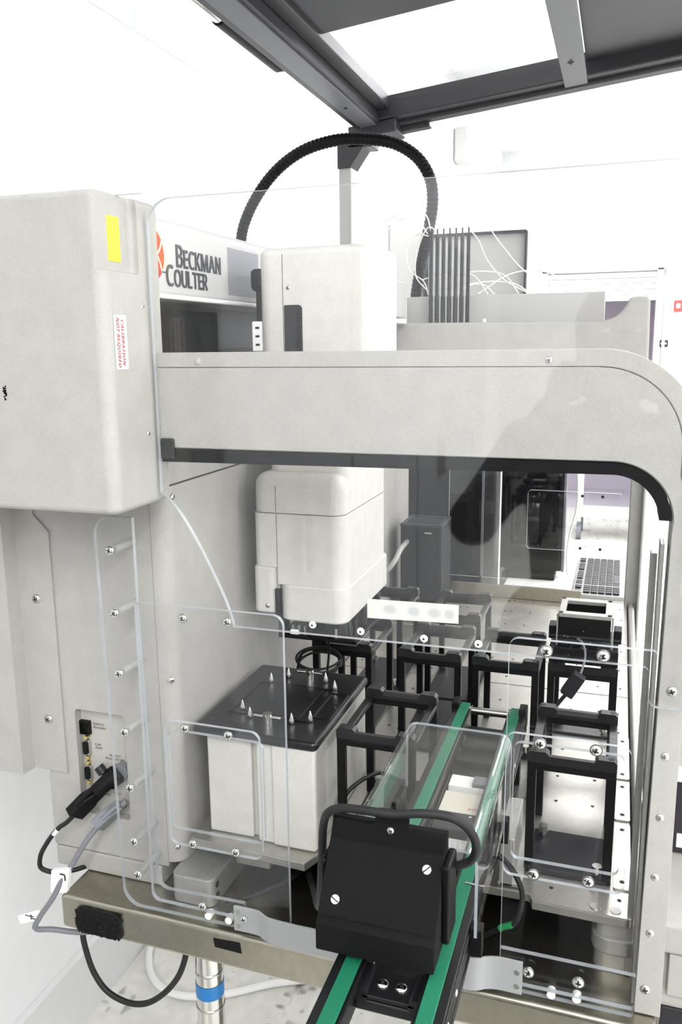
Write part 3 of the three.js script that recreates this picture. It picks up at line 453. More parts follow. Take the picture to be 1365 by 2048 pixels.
{ // corrugated hose
  const pts = [[-0.738, 1.7235, -1.61], [-0.7509, 1.7791, -1.62], [-0.7301, 1.8341, -1.62], [-0.679, 1.8972, -1.62], [-0.6197, 1.9346, -1.62], [-0.5523, 1.9501, -1.62], [-0.487, 1.9483, -1.62], [-0.4281, 1.9355, -1.62], [-0.3845, 1.9074, -1.62], [-0.3603, 1.8703, -1.62], [-0.3541, 1.83, -1.62], [-0.3612, 1.7765, -1.62], [-0.3733, 1.7223, -1.62], [-0.3846, 1.6577, -1.62], [-0.392, 1.56, -1.62]];
  const c = new THREE.CatmullRomCurve3(pts.map(p => new THREE.Vector3(...p)), false, 'centripetal'), SEG = 420, RS = 14, g = new THREE.TubeGeometry(c, SEG, 1, RS), P = g.attributes.position;
  for (let i = 0; i <= SEG; i++) { const q = c.getPointAt(i / SEG), r = 0.0105 + (i % 4 < 2 ? 0.0009 : 0); for (let j = 0; j <= RS; j++) { const k = i * (RS + 1) + j; P.setXYZ(k, q.x + (P.getX(k) - q.x) * r, q.y + (P.getY(k) - q.y) * r, q.z + (P.getZ(k) - q.z) * r); } }
  g.computeVertexNormals();
  tag(add(scene, 'corrugated_hose', g, M.black), 'black corrugated hose arching over the machine to the gantry', 'hose');
}

// ================================================================ LABWARE STANDS
const leg = rb(0.011, 0.158, 0.011, 0.0012), longRail = rb(0.106, 0.012, 0.011, 0.002), chamfer = fz(poly([[-0.0055, -0.006], [0.0055, -0.006], [0.0055, 0.001], [0.001, 0.006], [-0.0055, 0.006]]), -0.032, 0.032).rotateY(Math.PI / 2), sideRail = rb(0.011, 0.008, 0.13, 0.0015), block = fz(poly([[-0.013, 0], [0.013, 0], [0.013, 0.011], [0.009, 0.0145], [-0.009, 0.0145], [-0.013, 0.011]]), -0.007, 0.007), capScrew = merge([cyl(0.006, 0.009, 16).translate(0, 0.0095, 0), cyl(0.0035, 0.006, 12).translate(0, 0.003, 0)]);
function stand(x, z, label, { baseZ = 0, baseL = 0.15, base = M.basePlate } = {}) {
  const s = thing('labware_stand', label, 'stand', [x, 0.9, z]);
  add(s, 'base_plate', rb(0.096, 0.0045, baseL, 0.0015, 0, 0.0026, baseZ), base);
  for (const i of [-1, 1]) for (const j of [-1, 1]) {
    add(s, 'leg', leg, M.black, [i * 0.0475, 0.0795, j * 0.068]);
    const b = add(s, 'corner_block', block, M.blackAno, [i * 0.04, 0.1535, j * 0.068]);
    add(b, 'socket', new THREE.CylinderGeometry(0.0035, 0.0035, 0.0006, 14), M.screwDark, [i * 0.006, 0.0146, 0]);
  }
  for (const j of [-1, 1]) { add(s, 'cross_rail', longRail, M.black, [0, 0.149, j * 0.069]); add(s, 'rail_top', chamfer, M.blackAno, [0, 0.157, j * 0.069], [0, j > 0 ? 0 : Math.PI, 0]); }
  for (const i of [-1, 1]) add(s, 'side_rail', sideRail, M.blackAno, [i * 0.0475, 0.15, 0]);
  for (const [i, j] of [[1, 1], [-1, -1]]) add(s, 'cap_screw', capScrew, M.zinc, [i * 0.036, 0.0045, j * Math.min(0.06, baseL / 2 - 0.012) + baseZ]);
  return s;
}
stand(-0.0335, -1.052, 'black labware stand with grey base plate next to the right door sheet', { baseZ: 0.025, baseL: 0.098 });
stand(-0.281, -1.042, 'black labware stand between the black lidded box and the conveyor', { baseZ: -0.02, baseL: 0.18 });
stand(-0.430, -1.352, 'black labware stand under the pipetting head, right behind the lidded box', { baseZ: 0.037, baseL: 0.29 });
stand(-0.430, -1.563, 'black labware stand deep under the pipetting head, beside the rear wall', { baseZ: 0.01, baseL: 0.17 });
stand(-0.2775, -1.352, 'black labware stand behind the far end of the left green belt', { baseZ: -0.005, baseL: 0.2 });
stand(-0.1535, -1.352, 'black labware stand beyond the conveyor roller, beside the camera module stand', { baseZ: 0.05, baseL: 0.05 });
stand(-0.0345, -1.362, 'black labware stand carrying the silver topped camera module', { baseZ: -0.05, baseL: 0.05 });
stand(-0.2795, -1.563, 'black labware stand in front of the small black tower device', { baseZ: 0.01, baseL: 0.17 });
{ // camera module on a stand
  const m = thing('camera_module', 'black sensor box with silver framed open top on a labware stand', 'sensor box', [-0.0345, 1.0685, -1.335]);
  add(m, 'lower_block', rb(0.104, 0.026, 0.10, 0.002, 0, 0.0131, 0), M.black);
  add(m, 'body', merge([rb(0.078, 0.048, 0.012, 0.001, 0, 0.05, 0.037), rb(0.078, 0.048, 0.012, 0.001, 0, 0.05, -0.037), rb(0.008, 0.048, 0.062, 0.001, 0.035, 0.05, 0), rb(0.008, 0.048, 0.062, 0.001, -0.035, 0.05, 0)]), M.black);
  const fr = rr(-0.04, -0.044, 0.04, 0.044, 0.002); fr.holes.push(rr(-0.03, -0.029, 0.03, 0.029, 0.003, THREE.Path));
  const f = add(m, 'top_frame', up(fr, 0.074, 0.08, 0.0005), M.alu);
  for (const i of [-1, 1]) for (const j of [-1, 1]) add(f, 'frame_screw', tr(cyl(0.0032, 0.002, 12), i * 0.0365, 0.0803, j * 0.039), M.screwDark);
  add(m, 'inner_floor', rb(0.062, 0.002, 0.062, 0.0004, 0, 0.028, 0), M.fuzz);
  for (const i of [-1, 1]) { add(m, 'side_plate', rb(0.003, 0.055, 0.03, 0.0008, i * 0.0415, 0.05, 0.025), M.alu); add(m, 'side_block', rb(0.012, 0.022, 0.03, 0.002, i * 0.05, 0.0375, 0), M.black); }
  const pm = []; for (let i = 0; i < 9; i++) pm.push(tr(cyl(0.0011, 0.0006, 8).rotateX(Math.PI / 2), -0.03 + 0.062 * rnd(), 0.004 + 0.055 * rnd(), 0.0505)); add(m, 'specks', merge(pm.map(g => g)), M.zinc).userData.kind = 'stuff';
  const c = thing('usb_cable', 'short cable with a black ferrite block hanging from the sensor box', 'cable');
  add(c, 'cord', merge([tube([[-0.044, 1.112, -1.283], [-0.036, 1.111, -1.268], [-0.031, 1.098, -1.262], [-0.032, 1.083, -1.252], [-0.036, 1.072, -1.238]], 0.0018, 30, 8)]), M.greyPlastic);
  const A = new THREE.Vector3(-0.036, 1.076, -1.22), B = new THREE.Vector3(-0.055, 1.042, -1.22), d = B.clone().sub(A);
  const fe = rb(0.02, d.length(), 0.016, 0.002); fe.rotateZ(Math.atan2(d.y, d.x) + Math.PI / 2).translate((A.x + B.x) / 2, (A.y + B.y) / 2, -1.226); add(c, 'ferrite', fe, M.charcoal);
  add(c, 'lower_cord', tube([[-0.0545, 1.043, -1.226], [-0.066, 1.026, -1.226], [-0.078, 1.005, -1.224], [-0.098, 0.96, -1.21], [-0.1, 0.91, -1.2], [-0.098, 0.9035, -1.16]], 0.003, 40, 10), M.rubber);
}
// ================================================================ BLACK LIDDED BOX
{
  const b = thing('shaker_unit', 'beige box with black lid carrying silver cone pins and cross handles', 'lab device', [0, 0.9, 0]);
  add(b, 'body', merge([span(-0.513, -0.447, 0.0002, 0.147, -1.16, -0.942, 0.003), span(-0.45, -0.436, 0.0002, 0.147, -1.16, -0.95, 0.001), span(-0.438, -0.353, 0.0002, 0.147, -1.16, -0.938, 0.003), span(-0.415, -0.353, 0.0002, 0.147, -1.165, -0.934, 0.004)]), M.shell);
  const lid = add(b, 'lid', up(rr(-0.5295, 0.93, -0.3485, 1.168, [0.008, 0.008, 0.008, 0.008]), 0.146, 0.1595, 0.0055, 8, 4), M.lid);
  const gs = rr(-0.5, 0.985, -0.38, 1.10, 0.004); gs.holes.push(rr(-0.497, 0.988, -0.383, 1.097, 0.003, THREE.Path));
  add(lid, 'raised_frame', up(gs, 0.1593, 0.1615), M.lid);
  add(lid, 'raised_frame', up((() => { const q = rr(-0.388, 1.0, -0.355, 1.09, 0.004); q.holes.push(rr(-0.385, 1.003, -0.358, 1.087, 0.003, THREE.Path)); return q; })(), 0.1593, 0.1612), M.lid);
  add(lid, 'center_plate', up(rr(-0.478, 0.992, -0.397, 1.10, 0.003), 0.1593, 0.1612, 0.0005), M.lid);
  const cone = new THREE.LatheGeometry([[0, 0.0165], [0.0006, 0.0162], [0.0038, 0.006], [0.0038, 0], [0, 0]].map(p => new THREE.Vector2(...p)).reverse(), 20);
  for (const [x, z] of [[-0.483, -1.099], [-0.465, -1.125], [-0.404, -1.124], [-0.381, -1.099], [-0.483, -0.996], [-0.463, -0.977], [-0.401, -0.976], [-0.379, -0.99]]) add(b, 'cone_pin', cone, M.chrome, [x, 0.159, z]);
  for (const z of [-1.13, -0.966]) { const h = add(b, 'cross_handle', tr(cyl(0.0065, 0.016, 20), 0, 0.008, 0), M.chrome, [-0.432, 0.159, z]); add(h, 'bar', cyl(0.0022, 0.04, 12).rotateZ(Math.PI / 2).translate(0, 0.011, 0), M.chrome); }
}
// ================================================================ CONVEYOR
{
  const c = thing('conveyor', 'narrow black twin belt conveyor with green belts reaching out of the machine', 'conveyor');
  const z0 = -1.25, z1 = -0.42, Lc = z1 - z0, zc = (z0 + z1) / 2;
  for (const [x, s] of [[-0.2099, -1], [-0.1306, 1]]) {
    const r = add(c, 'side_rail', merge([rb(0.009, 0.042, Lc, 0.001, x + s * 0.0115, 0.978, zc), rb(0.016, 0.03, Lc, 0.001, x, 0.979, zc), rb(0.004, 0.005, Lc, 0.001, x + s * 0.0155, 0.965, zc), rb(0.004, 0.005, Lc, 0.001, x + s * 0.0155, 0.992, zc), rb(0.004, 0.008, Lc, 0.001, x - s * 0.0095, 0.992, zc)]), M.blackAno);
    for (const z of [-0.62, -0.66, -0.9, -0.925, -1.1]) screw(r, x + s * 0.0158, 0.979, z, 0.0035, { rot: [0, s * Math.PI / 2, 0], kind: null });
    add(c, 'belt', rb(0.0148, 0.004, Lc - 0.004, 0.001, x, 0.998, zc), M.belt);
    add(c, 'end_block', rb(0.012, 0.034, 0.026, 0.002, x + s * 0.0125, 0.992, z0 + 0.015), M.black);
    add(c, 'rail_leg', rb(0.012, 0.056, 0.02, 0.001, x + s * 0.008, 0.929, -1.20), M.black);
  }
  add(c, 'end_roller', cyl(0.006, 0.064, 20).rotateZ(Math.PI / 2).translate(-0.1703, 0.992, -1.238), M.chrome);
  for (const z of [-1.215, -1.17, -1.12]) add(c, 'cross_bar', rb(0.064, 0.008, 0.018, 0.002, -0.1703, 0.966, z), M.black);
  const tray = add(c, 'floor_tray', rb(0.064, 0.003, 0.58, 0.001, -0.1703, 0.9605, -0.955), M.black);
  const br = add(c, 'cross_bracket', merge([rb(0.05, 0.004, 0.034, 0.001, -0.1703, 0.984, -0.642), rb(0.064, 0.012, 0.034, 0.003, -0.1703, 0.974, -0.642), tr(cyl(0.007, 0.034, 16).rotateX(Math.PI / 2), -0.196, 0.984, -0.642), tr(cyl(0.007, 0.034, 16).rotateX(Math.PI / 2), -0.145, 0.984, -0.642)]), M.blackAno);
  for (const x of [-0.1795, -0.1615]) { const s = add(br, 'button_screw', headGeo.clone().scale(0.006, 0.006, 0.006).rotateX(-Math.PI / 2), M.chrome, [x, 0.986, -0.642]); add(s, 'socket', cyl(0.0022, 0.0012, 6), M.screwDark, [0, 0.0032, 0]); }
  add(c, 'support_column', merge([rb(0.018, 0.066, 0.10, 0.002, -0.104, 0.9335, -0.99), rb(0.03, 0.006, 0.1, 0.002, -0.1, 0.9035, -0.99)]), M.alu);
  // white sensor plates between the rails
  const sp = add(c, 'sensor_plate', rb(0.056, 0.016, 0.05, 0.001, -0.166, 0.972, -0.982), M.tan); add(sp, 'red_mark', uvm(new THREE.PlaneGeometry(0.016, 0.008)).rotateX(-Math.PI / 2), printMat(128, 64, (g, w, h) => { g.fillStyle = '#d8d4c4'; g.fillRect(0, 0, w, h); g.fillStyle = '#b8483e'; g.font = 'bold 60px sans-serif'; g.textAlign = 'center'; g.fillText('pct', w / 2, 46); }), [-0.152, 0.9803, -0.968]);
  { const m = sp.children[0].geometry.attributes; for (let i = 0; i < m.uv.count; i++) m.uv.setXY(i, m.position.getX(i) / 0.016 + 0.5, 0.5 - m.position.getZ(i) / 0.008); }
  const sb = add(c, 'sensor_plate', rb(0.05, 0.018, 0.03, 0.001, -0.168, 0.973, -1.033), M.white); add(sb, 'grey_clip', rb(0.018, 0.006, 0.022, 0.001, -0.152, 0.985, -1.03), M.greyPlastic);
  const mp = add(c, 'motor_plate', rb(0.055, 0.02, 0.04, 0.002, -0.166, 0.976, -0.928), M.charcoal); for (const [x, z] of [[-0.178, -0.94], [-0.15, -0.94], [-0.15, -0.918]]) add(mp, 'rivet', tr(cyl(0.002, 0.001, 10), x, 0.9863, z), M.zinc); add(mp, 'connector', rb(0.026, 0.02, 0.024, 0.002, -0.158, 0.972, -0.885), M.greyPanel);
}
{ // clear tunnel cover
  const t = thing('tunnel_cover', 'clear acrylic tunnel cover bent over the conveyor belts', 'cover');
  const s = new THREE.Shape(), x0 = -0.2385, x1 = -0.1045, yb = 1.0002, yt = 1.092, r = 0.016, w = 0.003, H = Math.PI / 2;
  s.moveTo(x0, yb); s.lineTo(x0, yt - r); s.absarc(x0 + r, yt - r, r, 2 * H, H, true); s.lineTo(x1 - r, yt); s.absarc(x1 - r, yt - r, r, H, 0, true); s.lineTo(x1, yb); s.lineTo(x1 - w, yb); s.lineTo(x1 - w, yt - r); s.absarc(x1 - r, yt - r, r - w, 0, H, false); s.lineTo(x0 + r, yt - w); s.absarc(x0 + r, yt - r, r - w, H, 2 * H, false); s.lineTo(x0 + w, yb); s.closePath();
  const g = ext(s, 0.255, 0, 12).translate(0, 0, -0.965); // caps are the two ends
  add(t, 'shell', g, [M.clearEdge, M.clear]);
  add(t, 'retaining_rod', cyl(0.0015, 0.02, 10).rotateZ(Math.PI / 2).translate(-0.115, 1.022, -0.76), M.chrome);
  for (const z of [-0.73, -0.93]) { add(t, 'side_clip', rb(0.012, 0.03, 0.014, 0.0008, -0.1075, 0.984, z), M.black); add(t, 'side_clip', rb(0.012, 0.03, 0.014, 0.0008, -0.2335, 0.984, z), M.black); }
}
{ // motor box
  const m = thing('motor_box', 'black metal motor box with slotted white screws straddling the conveyor', 'motor box');
  const prof = poly([[0.642, 1.0075], [0.642, 1.034], [0.646, 1.0365], [0.69, 1.098], [0.698, 1.113], [0.704, 1.113], [0.704, 1.0075]]);   // (-z, y)
  const body = ext(prof, 0.113, 0.0015).translate(0, 0, 0.0015); body.rotateY(Math.PI / 2); body.translate(-0.245, 0, 0);   // x <- depth, z <- -shape x
  add(m, 'housing', toCreasedNormals(body, 0.5), M.blackMatt);
  add(m, 'flank', rb(0.008, 0.08, 0.035, 0.003, -0.1285, 1.055, -0.69), M.black); add(m, 'flank', rb(0.006, 0.04, 0.03, 0.003, -0.2475, 1.06, -0.688), M.black);
  const plate = (u, v, h) => [u, 1.0675 + v * 0.8133 + h * 0.5818, -0.668 - v * 0.5818 + h * 0.8133];     // on the slanted face
  const pitch = -0.621;
  const fp = add(m, 'face_plate', fz(rr(-0.0555, -0.0335, 0.0555, 0.034, 0.003), 0, 0.0016), M.blackMatt, plate(-0.1885, 0, 0.0002), [pitch, 0, 0]);
  screw(fp, -0.041, -0.019, 0.0014, 0.0043, { mat: M.white, kind: 'slot', turn: -0.5, name: 'slotted_screw' }); screw(fp, 0.041, 0.021, 0.0014, 0.0043, { mat: M.white, kind: 'slot', turn: 0.75, name: 'slotted_screw' });
  const tab = add(m, 'top_tab', fz((() => { const q = new THREE.Shape(); q.moveTo(-0.052, 0); q.lineTo(0.055, 0); q.lineTo(0.055, 0.012); q.lineTo(0.03, 0.0135); q.quadraticCurveTo(0.021, 0.014, 0.021, 0.022); q.lineTo(0.021, 0.03); q.quadraticCurveTo(0.02, 0.034, 0.014, 0.034); q.lineTo(-0.008, 0.034); q.quadraticCurveTo(-0.012, 0.033, -0.012, 0.028); q.lineTo(-0.012, 0.022); q.quadraticCurveTo(-0.012, 0.0165, -0.02, 0.016); q.lineTo(-0.048, 0.0165); q.quadraticCurveTo(-0.054, 0.016, -0.054, 0.008); q.closePath(); return q; })(), 0, 0.0016), M.blackMatt, [-0.189, 1.0965, -0.6905], [-0.18, 0, 0]);
  screw(tab, 0.0035, 0.014, 0.0016, 0.0037, { mat: M.zinc }); add(tab, 'cable_tie', merge([new THREE.TorusGeometry(0.0052, 0.0013, 8, 18).rotateY(Math.PI / 2).translate(0.006, 0.0335, 0.003), bx(0.004, 0.005, 0.004, 0.006, 0.0395, 0.003), bx(0.0035, 0.002, 0.0008, 0.006, 0.0265, 0.0018)]), M.black);
  tag(add(scene, 'motor_cable', merge([tube([[-0.372, 0.852, -0.955], [-0.345, 0.872, -0.90], [-0.305, 0.92, -0.81], [-0.27, 1.0, -0.725], [-0.26, 1.06, -0.705], [-0.256, 1.099, -0.70], [-0.248, 1.118, -0.692], [-0.234, 1.128, -0.687], [-0.208, 1.132, -0.684], [-0.183, 1.1325, -0.684], [-0.152, 1.137, -0.687], [-0.126, 1.134, -0.692], [-0.111, 1.122, -0.696], [-0.1055, 1.104, -0.7], [-0.111, 1.086, -0.704], [-0.124, 1.078, -0.704]], 0.0042, 120, 12)]), M.rubber), 'thick black cable looping over the top of the motor box', 'cable');
}
{ // pale brackets holding the conveyor
  const bend = (pts, w = 0.003) => { const a = pts, s = new THREE.Shape(); s.moveTo(a[0][0], -a[0][1]); const c = new THREE.CatmullRomCurve3(a.map(p => new THREE.Vector3(p[0], -p[1], 0)), false, 'centripetal').getPoints(30); s.setFromPoints([...c.map(q => new THREE.Vector2(q.x, q.y)), ...c.slice().reverse().map(q => new THREE.Vector2(q.x, q.y + w))]); return s; };
  const l = thing('mounting_bracket', 'pale bent bracket plate joining the left door sheet to the conveyor', 'bracket');
  add(l, 'plate', up(bend([[-0.433, -0.846], [-0.41, -0.846], [-0.398, -0.845], [-0.385, -0.838], [-0.37, -0.836], [-0.30, -0.835], [-0.215, -0.834]]), 0.8315, 0.866, 0.0005), M.frosted);
  for (const [x, y] of [[-0.427, 0.8585], [-0.427, 0.839]]) add(l, 'rivet', tr(cyl(0.003, 0.001, 12).rotateX(Math.PI / 2), x, y, -0.8455), M.zinc);
  screw(l, -0.419, 0.8505, -0.8455, 0.0045);
  const r = thing('mounting_bracket', 'pale bent bracket plate joining the right door sheet to the conveyor', 'bracket');
  add(r, 'plate', up(bend([[-0.215, -0.834], [-0.15, -0.835], [-0.125, -0.836], [-0.112, -0.843], [-0.10, -0.846], [-0.072, -0.846]]), 0.832, 0.874, 0.0005), M.frosted);
  for (const y of [0.86, 0.842]) add(r, 'rivet', tr(cyl(0.003, 0.001, 12).rotateX(Math.PI / 2), -0.078, y, -0.8455), M.zinc);
  const ps = thing('conveyor_post', 'black post under the conveyor standing on the table', 'post'); add(ps, 'post', rb(0.05, 0.136, 0.014, 0.002, -0.1703, 0.8885, -0.842), M.black); add(ps, 'foot', rb(0.07, 0.006, 0.04, 0.001, -0.1703, 0.8232, -0.87), M.black);
}
// ================================================================ PLUGS AND CABLES
{
  const plug = (name, label, mat, matCord, a, b, pts, r) => {
    const g = thing(name, label, 'cable'); const A = new THREE.Vector3(...a), B = new THREE.Vector3(...b), d = B.clone().sub(A), q = new THREE.Quaternion().setFromUnitVectors(new THREE.Vector3(0, 1, 0), d.clone().normalize()), len = d.length(), mid = A.clone().add(B).multiplyScalar(0.5);
    const put = h => h.applyQuaternion(q).translate(mid.x, mid.y, mid.z);
    const s = poly([[-0.0135, len / 2], [-0.0135, -len * 0.05], [-0.007, -len * 0.35], [-0.007, -len / 2], [0.007, -len / 2], [0.007, -len * 0.35], [0.0135, -len * 0.05], [0.0135, len / 2]]);
    add(g, 'plug_hood', put(ext(s, 0.016, 0.0018).translate(0, 0, -0.007)), mat);
    for (const k of [-1, 1]) add(g, 'thumb_screw', put(cyl(0.0036, len * 0.75, 12).translate(k * 0.0125, -len * 0.2, 0.001)), mat);
    add(g, 'strain_relief', put(cyl(0.0042, len * 0.3, 14, 0.0046).translate(0, -len * 0.58, 0.001)), mat);
    add(g, 'cord', tube(pts, r, 60, 10), matCord); return g;
  };
  const c1 = plug('serial_cable', 'black serial plug and cable hanging from the connector panel', M.black, M.rubber, [-0.664, 0.958, -0.904], [-0.694, 0.924, -0.884], [[-0.692, 0.926, -0.885], [-0.704, 0.913, -0.88], [-0.718, 0.902, -0.88], [-0.74, 0.875, -0.88], [-0.755, 0.848, -0.88], [-0.755, 0.832, -0.88], [-0.738, 0.825, -0.885], [-0.712, 0.8245, -0.90], [-0.69, 0.8245, -0.93]], 0.0034);
  add(c1, 'white_band', tube([[-0.7195, 0.9, -0.88], [-0.7275, 0.8905, -0.88]], 0.0037, 6, 12), M.white);
  const c2 = plug('serial_cable', 'grey serial plug and cable with white flag tag hanging beside the table', M.greyPlastic, M.greyPlastic, [-0.632, 0.938, -0.905], [-0.656, 0.914, -0.882], [[-0.653, 0.917, -0.885], [-0.667, 0.897, -0.872], [-0.688, 0.86, -0.862], [-0.699, 0.843, -0.858], [-0.715, 0.811, -0.85], [-0.735, 0.781, -0.845], [-0.744, 0.762, -0.845], [-0.727, 0.753, -0.86], [-0.69, 0.746, -0.875], [-0.66, 0.742, -0.90]], 0.0038);
  add(c2, 'white_tag', merge([fz(poly([[-0.716, 0.852], [-0.686, 0.861], [-0.694, 0.822], [-0.721, 0.817]]), -0.861, -0.8545)]), M.white); add(c2, 'tag_mark', merge([bx(0.008, 0.002, 0.001, -0.698, 0.85, -0.8543), bx(0.002, 0.008, 0.001, -0.694, 0.845, -0.8543), bx(0.006, 0.002, 0.001, -0.706, 0.828, -0.8543)]), M.charcoal);
  const fl = add(c2, 'flag_tag', fz(poly([[-0.776, 0.772], [-0.738, 0.79], [-0.733, 0.782], [-0.735, 0.776], [-0.772, 0.760]]), -0.849, -0.848), M.white); add(fl, 'tag_mark', merge([bx(0.014, 0.0012, 0.0006, -0.755, 0.777, -0.8477), bx(0.0012, 0.008, 0.0006, -0.752, 0.776, -0.8477), bx(0.006, 0.0012, 0.0006, -0.748, 0.774, -0.8477)]), M.charcoal);
  const c3 = thing('air_plug', 'black round air fitting plugged into the connector panel', 'plug');
  const A = new THREE.Vector3(-0.636, 0.983, -0.916), B = new THREE.Vector3(-0.664, 0.958, -0.896), d = B.clone().sub(A), q = new THREE.Quaternion().setFromUnitVectors(new THREE.Vector3(0, 1, 0), d.clone().normalize()), m = A.clone().add(B).multiplyScalar(0.5);
  add(c3, 'body', merge([cyl(0.0125, d.length(), 18, 0.0105), cyl(0.0145, 0.016, 8).translate(0, -0.008, 0)]).applyQuaternion(q).translate(m.x, m.y, m.z), M.black);
  add(c3, 'collar', cyl(0.0115, 0.01, 20).rotateX(Math.PI / 2).translate(-0.633, 0.984, -0.9165), M.greyPlastic); add(c3, 'side_knob', merge([cyl(0.007, 0.012, 8).rotateZ(0.7).translate(-0.662, 0.985, -0.908), cyl(0.0045, 0.02, 12).rotateZ(0.7).translate(-0.655, 0.977, -0.91)]), M.charcoal);
  tag(add(scene, 'hanging_cable', tube([[-0.69, 0.765, -0.885], [-0.692, 0.738, -0.88], [-0.689, 0.714, -0.88], [-0.678, 0.679, -0.88], [-0.658, 0.654, -0.88], [-0.625, 0.644, -0.88], [-0.596, 0.65, -0.88], [-0.567, 0.672, -0.88], [-0.541, 0.706, -0.88], [-0.528, 0.738, -0.88], [-0.523, 0.768, -0.885]], 0.0042, 80, 12), M.rubber), 'black cable sagging in a loop below the table edge', 'cable');
  tag(add(scene, 'floor_cable', tube([[-1.08, 0.01, -2.0], [-1.101, 0.01, -1.74], [-1.105, 0.01, -1.678], [-1.078, 0.01, -1.62], [-1.031, 0.01, -1.571], [-0.968, 0.01, -1.548], [-0.899, 0.01, -1.559], [-0.834, 0.01, -1.591], [-0.741, 0.01, -1.655], [-0.571, 0.01, -1.736], [-0.4, 0.01, -1.85]], 0.009, 80, 12), M.white), 'white cable curving across the floor beside the baseboard', 'cable');
  tag(add(scene, 'under_deck_cable', tube([[-0.34, 0.846, -1.05], [-0.38, 0.848, -0.99], [-0.39, 0.85, -0.95], [-0.405, 0.85, -0.922], [-0.437, 0.84, -0.9], [-0.47, 0.825, -0.893]], 0.0035, 40, 10), M.rubber), 'black cable lying under the front edge of the deck', 'cable');
  const rc = thing('sensor_cable', 'black cable with a green band drooping beside the right door sheet', 'cable');
  add(rc, 'cord', tube([[-0.12, 0.968, -0.905], [-0.108, 0.967, -0.9], [-0.10, 0.961, -0.9], [-0.087, 0.943, -0.9], [-0.08, 0.922, -0.9], [-0.082, 0.90, -0.895], [-0.091, 0.878, -0.9], [-0.106, 0.867, -0.905], [-0.13, 0.84, -0.92], [-0.15, 0.8245, -0.95]], 0.0034, 60, 10), M.rubber);
  add(rc, 'green_band', tube([[-0.089, 0.881, -0.899], [-0.1055, 0.8675, -0.905]], 0.0039, 6, 12), M.green);
  tag(add(scene, 'deck_cable', tube([[-0.3495, 0.915, -1.0], [-0.335, 0.945, -1.03], [-0.308, 0.955, -1.065], [-0.298, 0.935, -1.10], [-0.292, 0.908, -1.14]], 0.003, 40, 10), M.rubber), 'black cable bowing out beside the black lidded box', 'cable');
}
// ================================================================ FAR END OF THE MACHINE
{
  const f = thing('far_shield', 'clear acrylic sheets closing the far end of the deck', 'shield');
  const s = sheet(f, 'sheet', rr(-0.336, 0.937, 0.035, 1.375, 0.004), -2.215);
  const p = sheet(f, 'cover_plate', rr(-0.2185, 1.028, 0.018, 1.186, 0.01), -2.209);
  for (const x of [-0.19, -0.14, -0.08, -0.03]) for (const y of [1.176, 1.037]) screw(p, x, y, -2.209, 0.004, { kind: null, mat: M.charcoal });
  sheet(f, 'side_sheet', rr(-0.43, 0.937, -0.34, 1.375, 0.006), -2.215);
  const t = thing('tower_device', 'narrow black tower device with a slotted top standing on the deck', 'device', [-0.455, 0.9, -2.045]);
  add(t, 'body', rb(0.106, 0.222, 0.12, 0.003, 0, 0.1112, 0), M.dark); add(t, 'top_rim', merge([rb(0.108, 0.006, 0.012, 0.002, 0, 0.2215, 0.055), rb(0.108, 0.006, 0.012, 0.002, 0, 0.2215, -0.055), rb(0.012, 0.006, 0.1, 0.002, 0.048, 0.2215, 0), rb(0.012, 0.006, 0.1, 0.002, -0.048, 0.2215, 0)]), M.charcoal);
  add(t, 'edge_trim', rb(0.008, 0.21, 0.006, 0.002, 0.05, 0.11, 0.059), M.charcoal); add(t, 'white_lettering', bx(0.018, 0.003, 0.0006, 0.018, 0.204, 0.0601), M.greyPanel);
  const w = thing('white_tubing', 'short white tubing bent out of the rear wall beside the tower', 'tubing'); add(w, 'tube', tube([[-0.541, 1.03, -1.88], [-0.51, 1.035, -1.87], [-0.495, 1.055, -1.88], [-0.49, 1.075, -1.92], [-0.49, 1.08, -1.983]], 0.006, 30, 10), M.standoff);
  const k = thing('equipment_cabinet', 'large dark equipment cabinet behind the small tower device', 'cabinet', [-0.48, 0, -2.51]);
  add(k, 'body', rb(0.25, 1.22, 0.38, 0.006, 0, 0.61, 0), M.dark); add(k, 'top_bevel', fz(poly([[-0.125, 1.22], [0.125, 1.22], [0.1, 1.26], [-0.1, 1.26]]), -0.19, 0.19), M.charcoal);
}
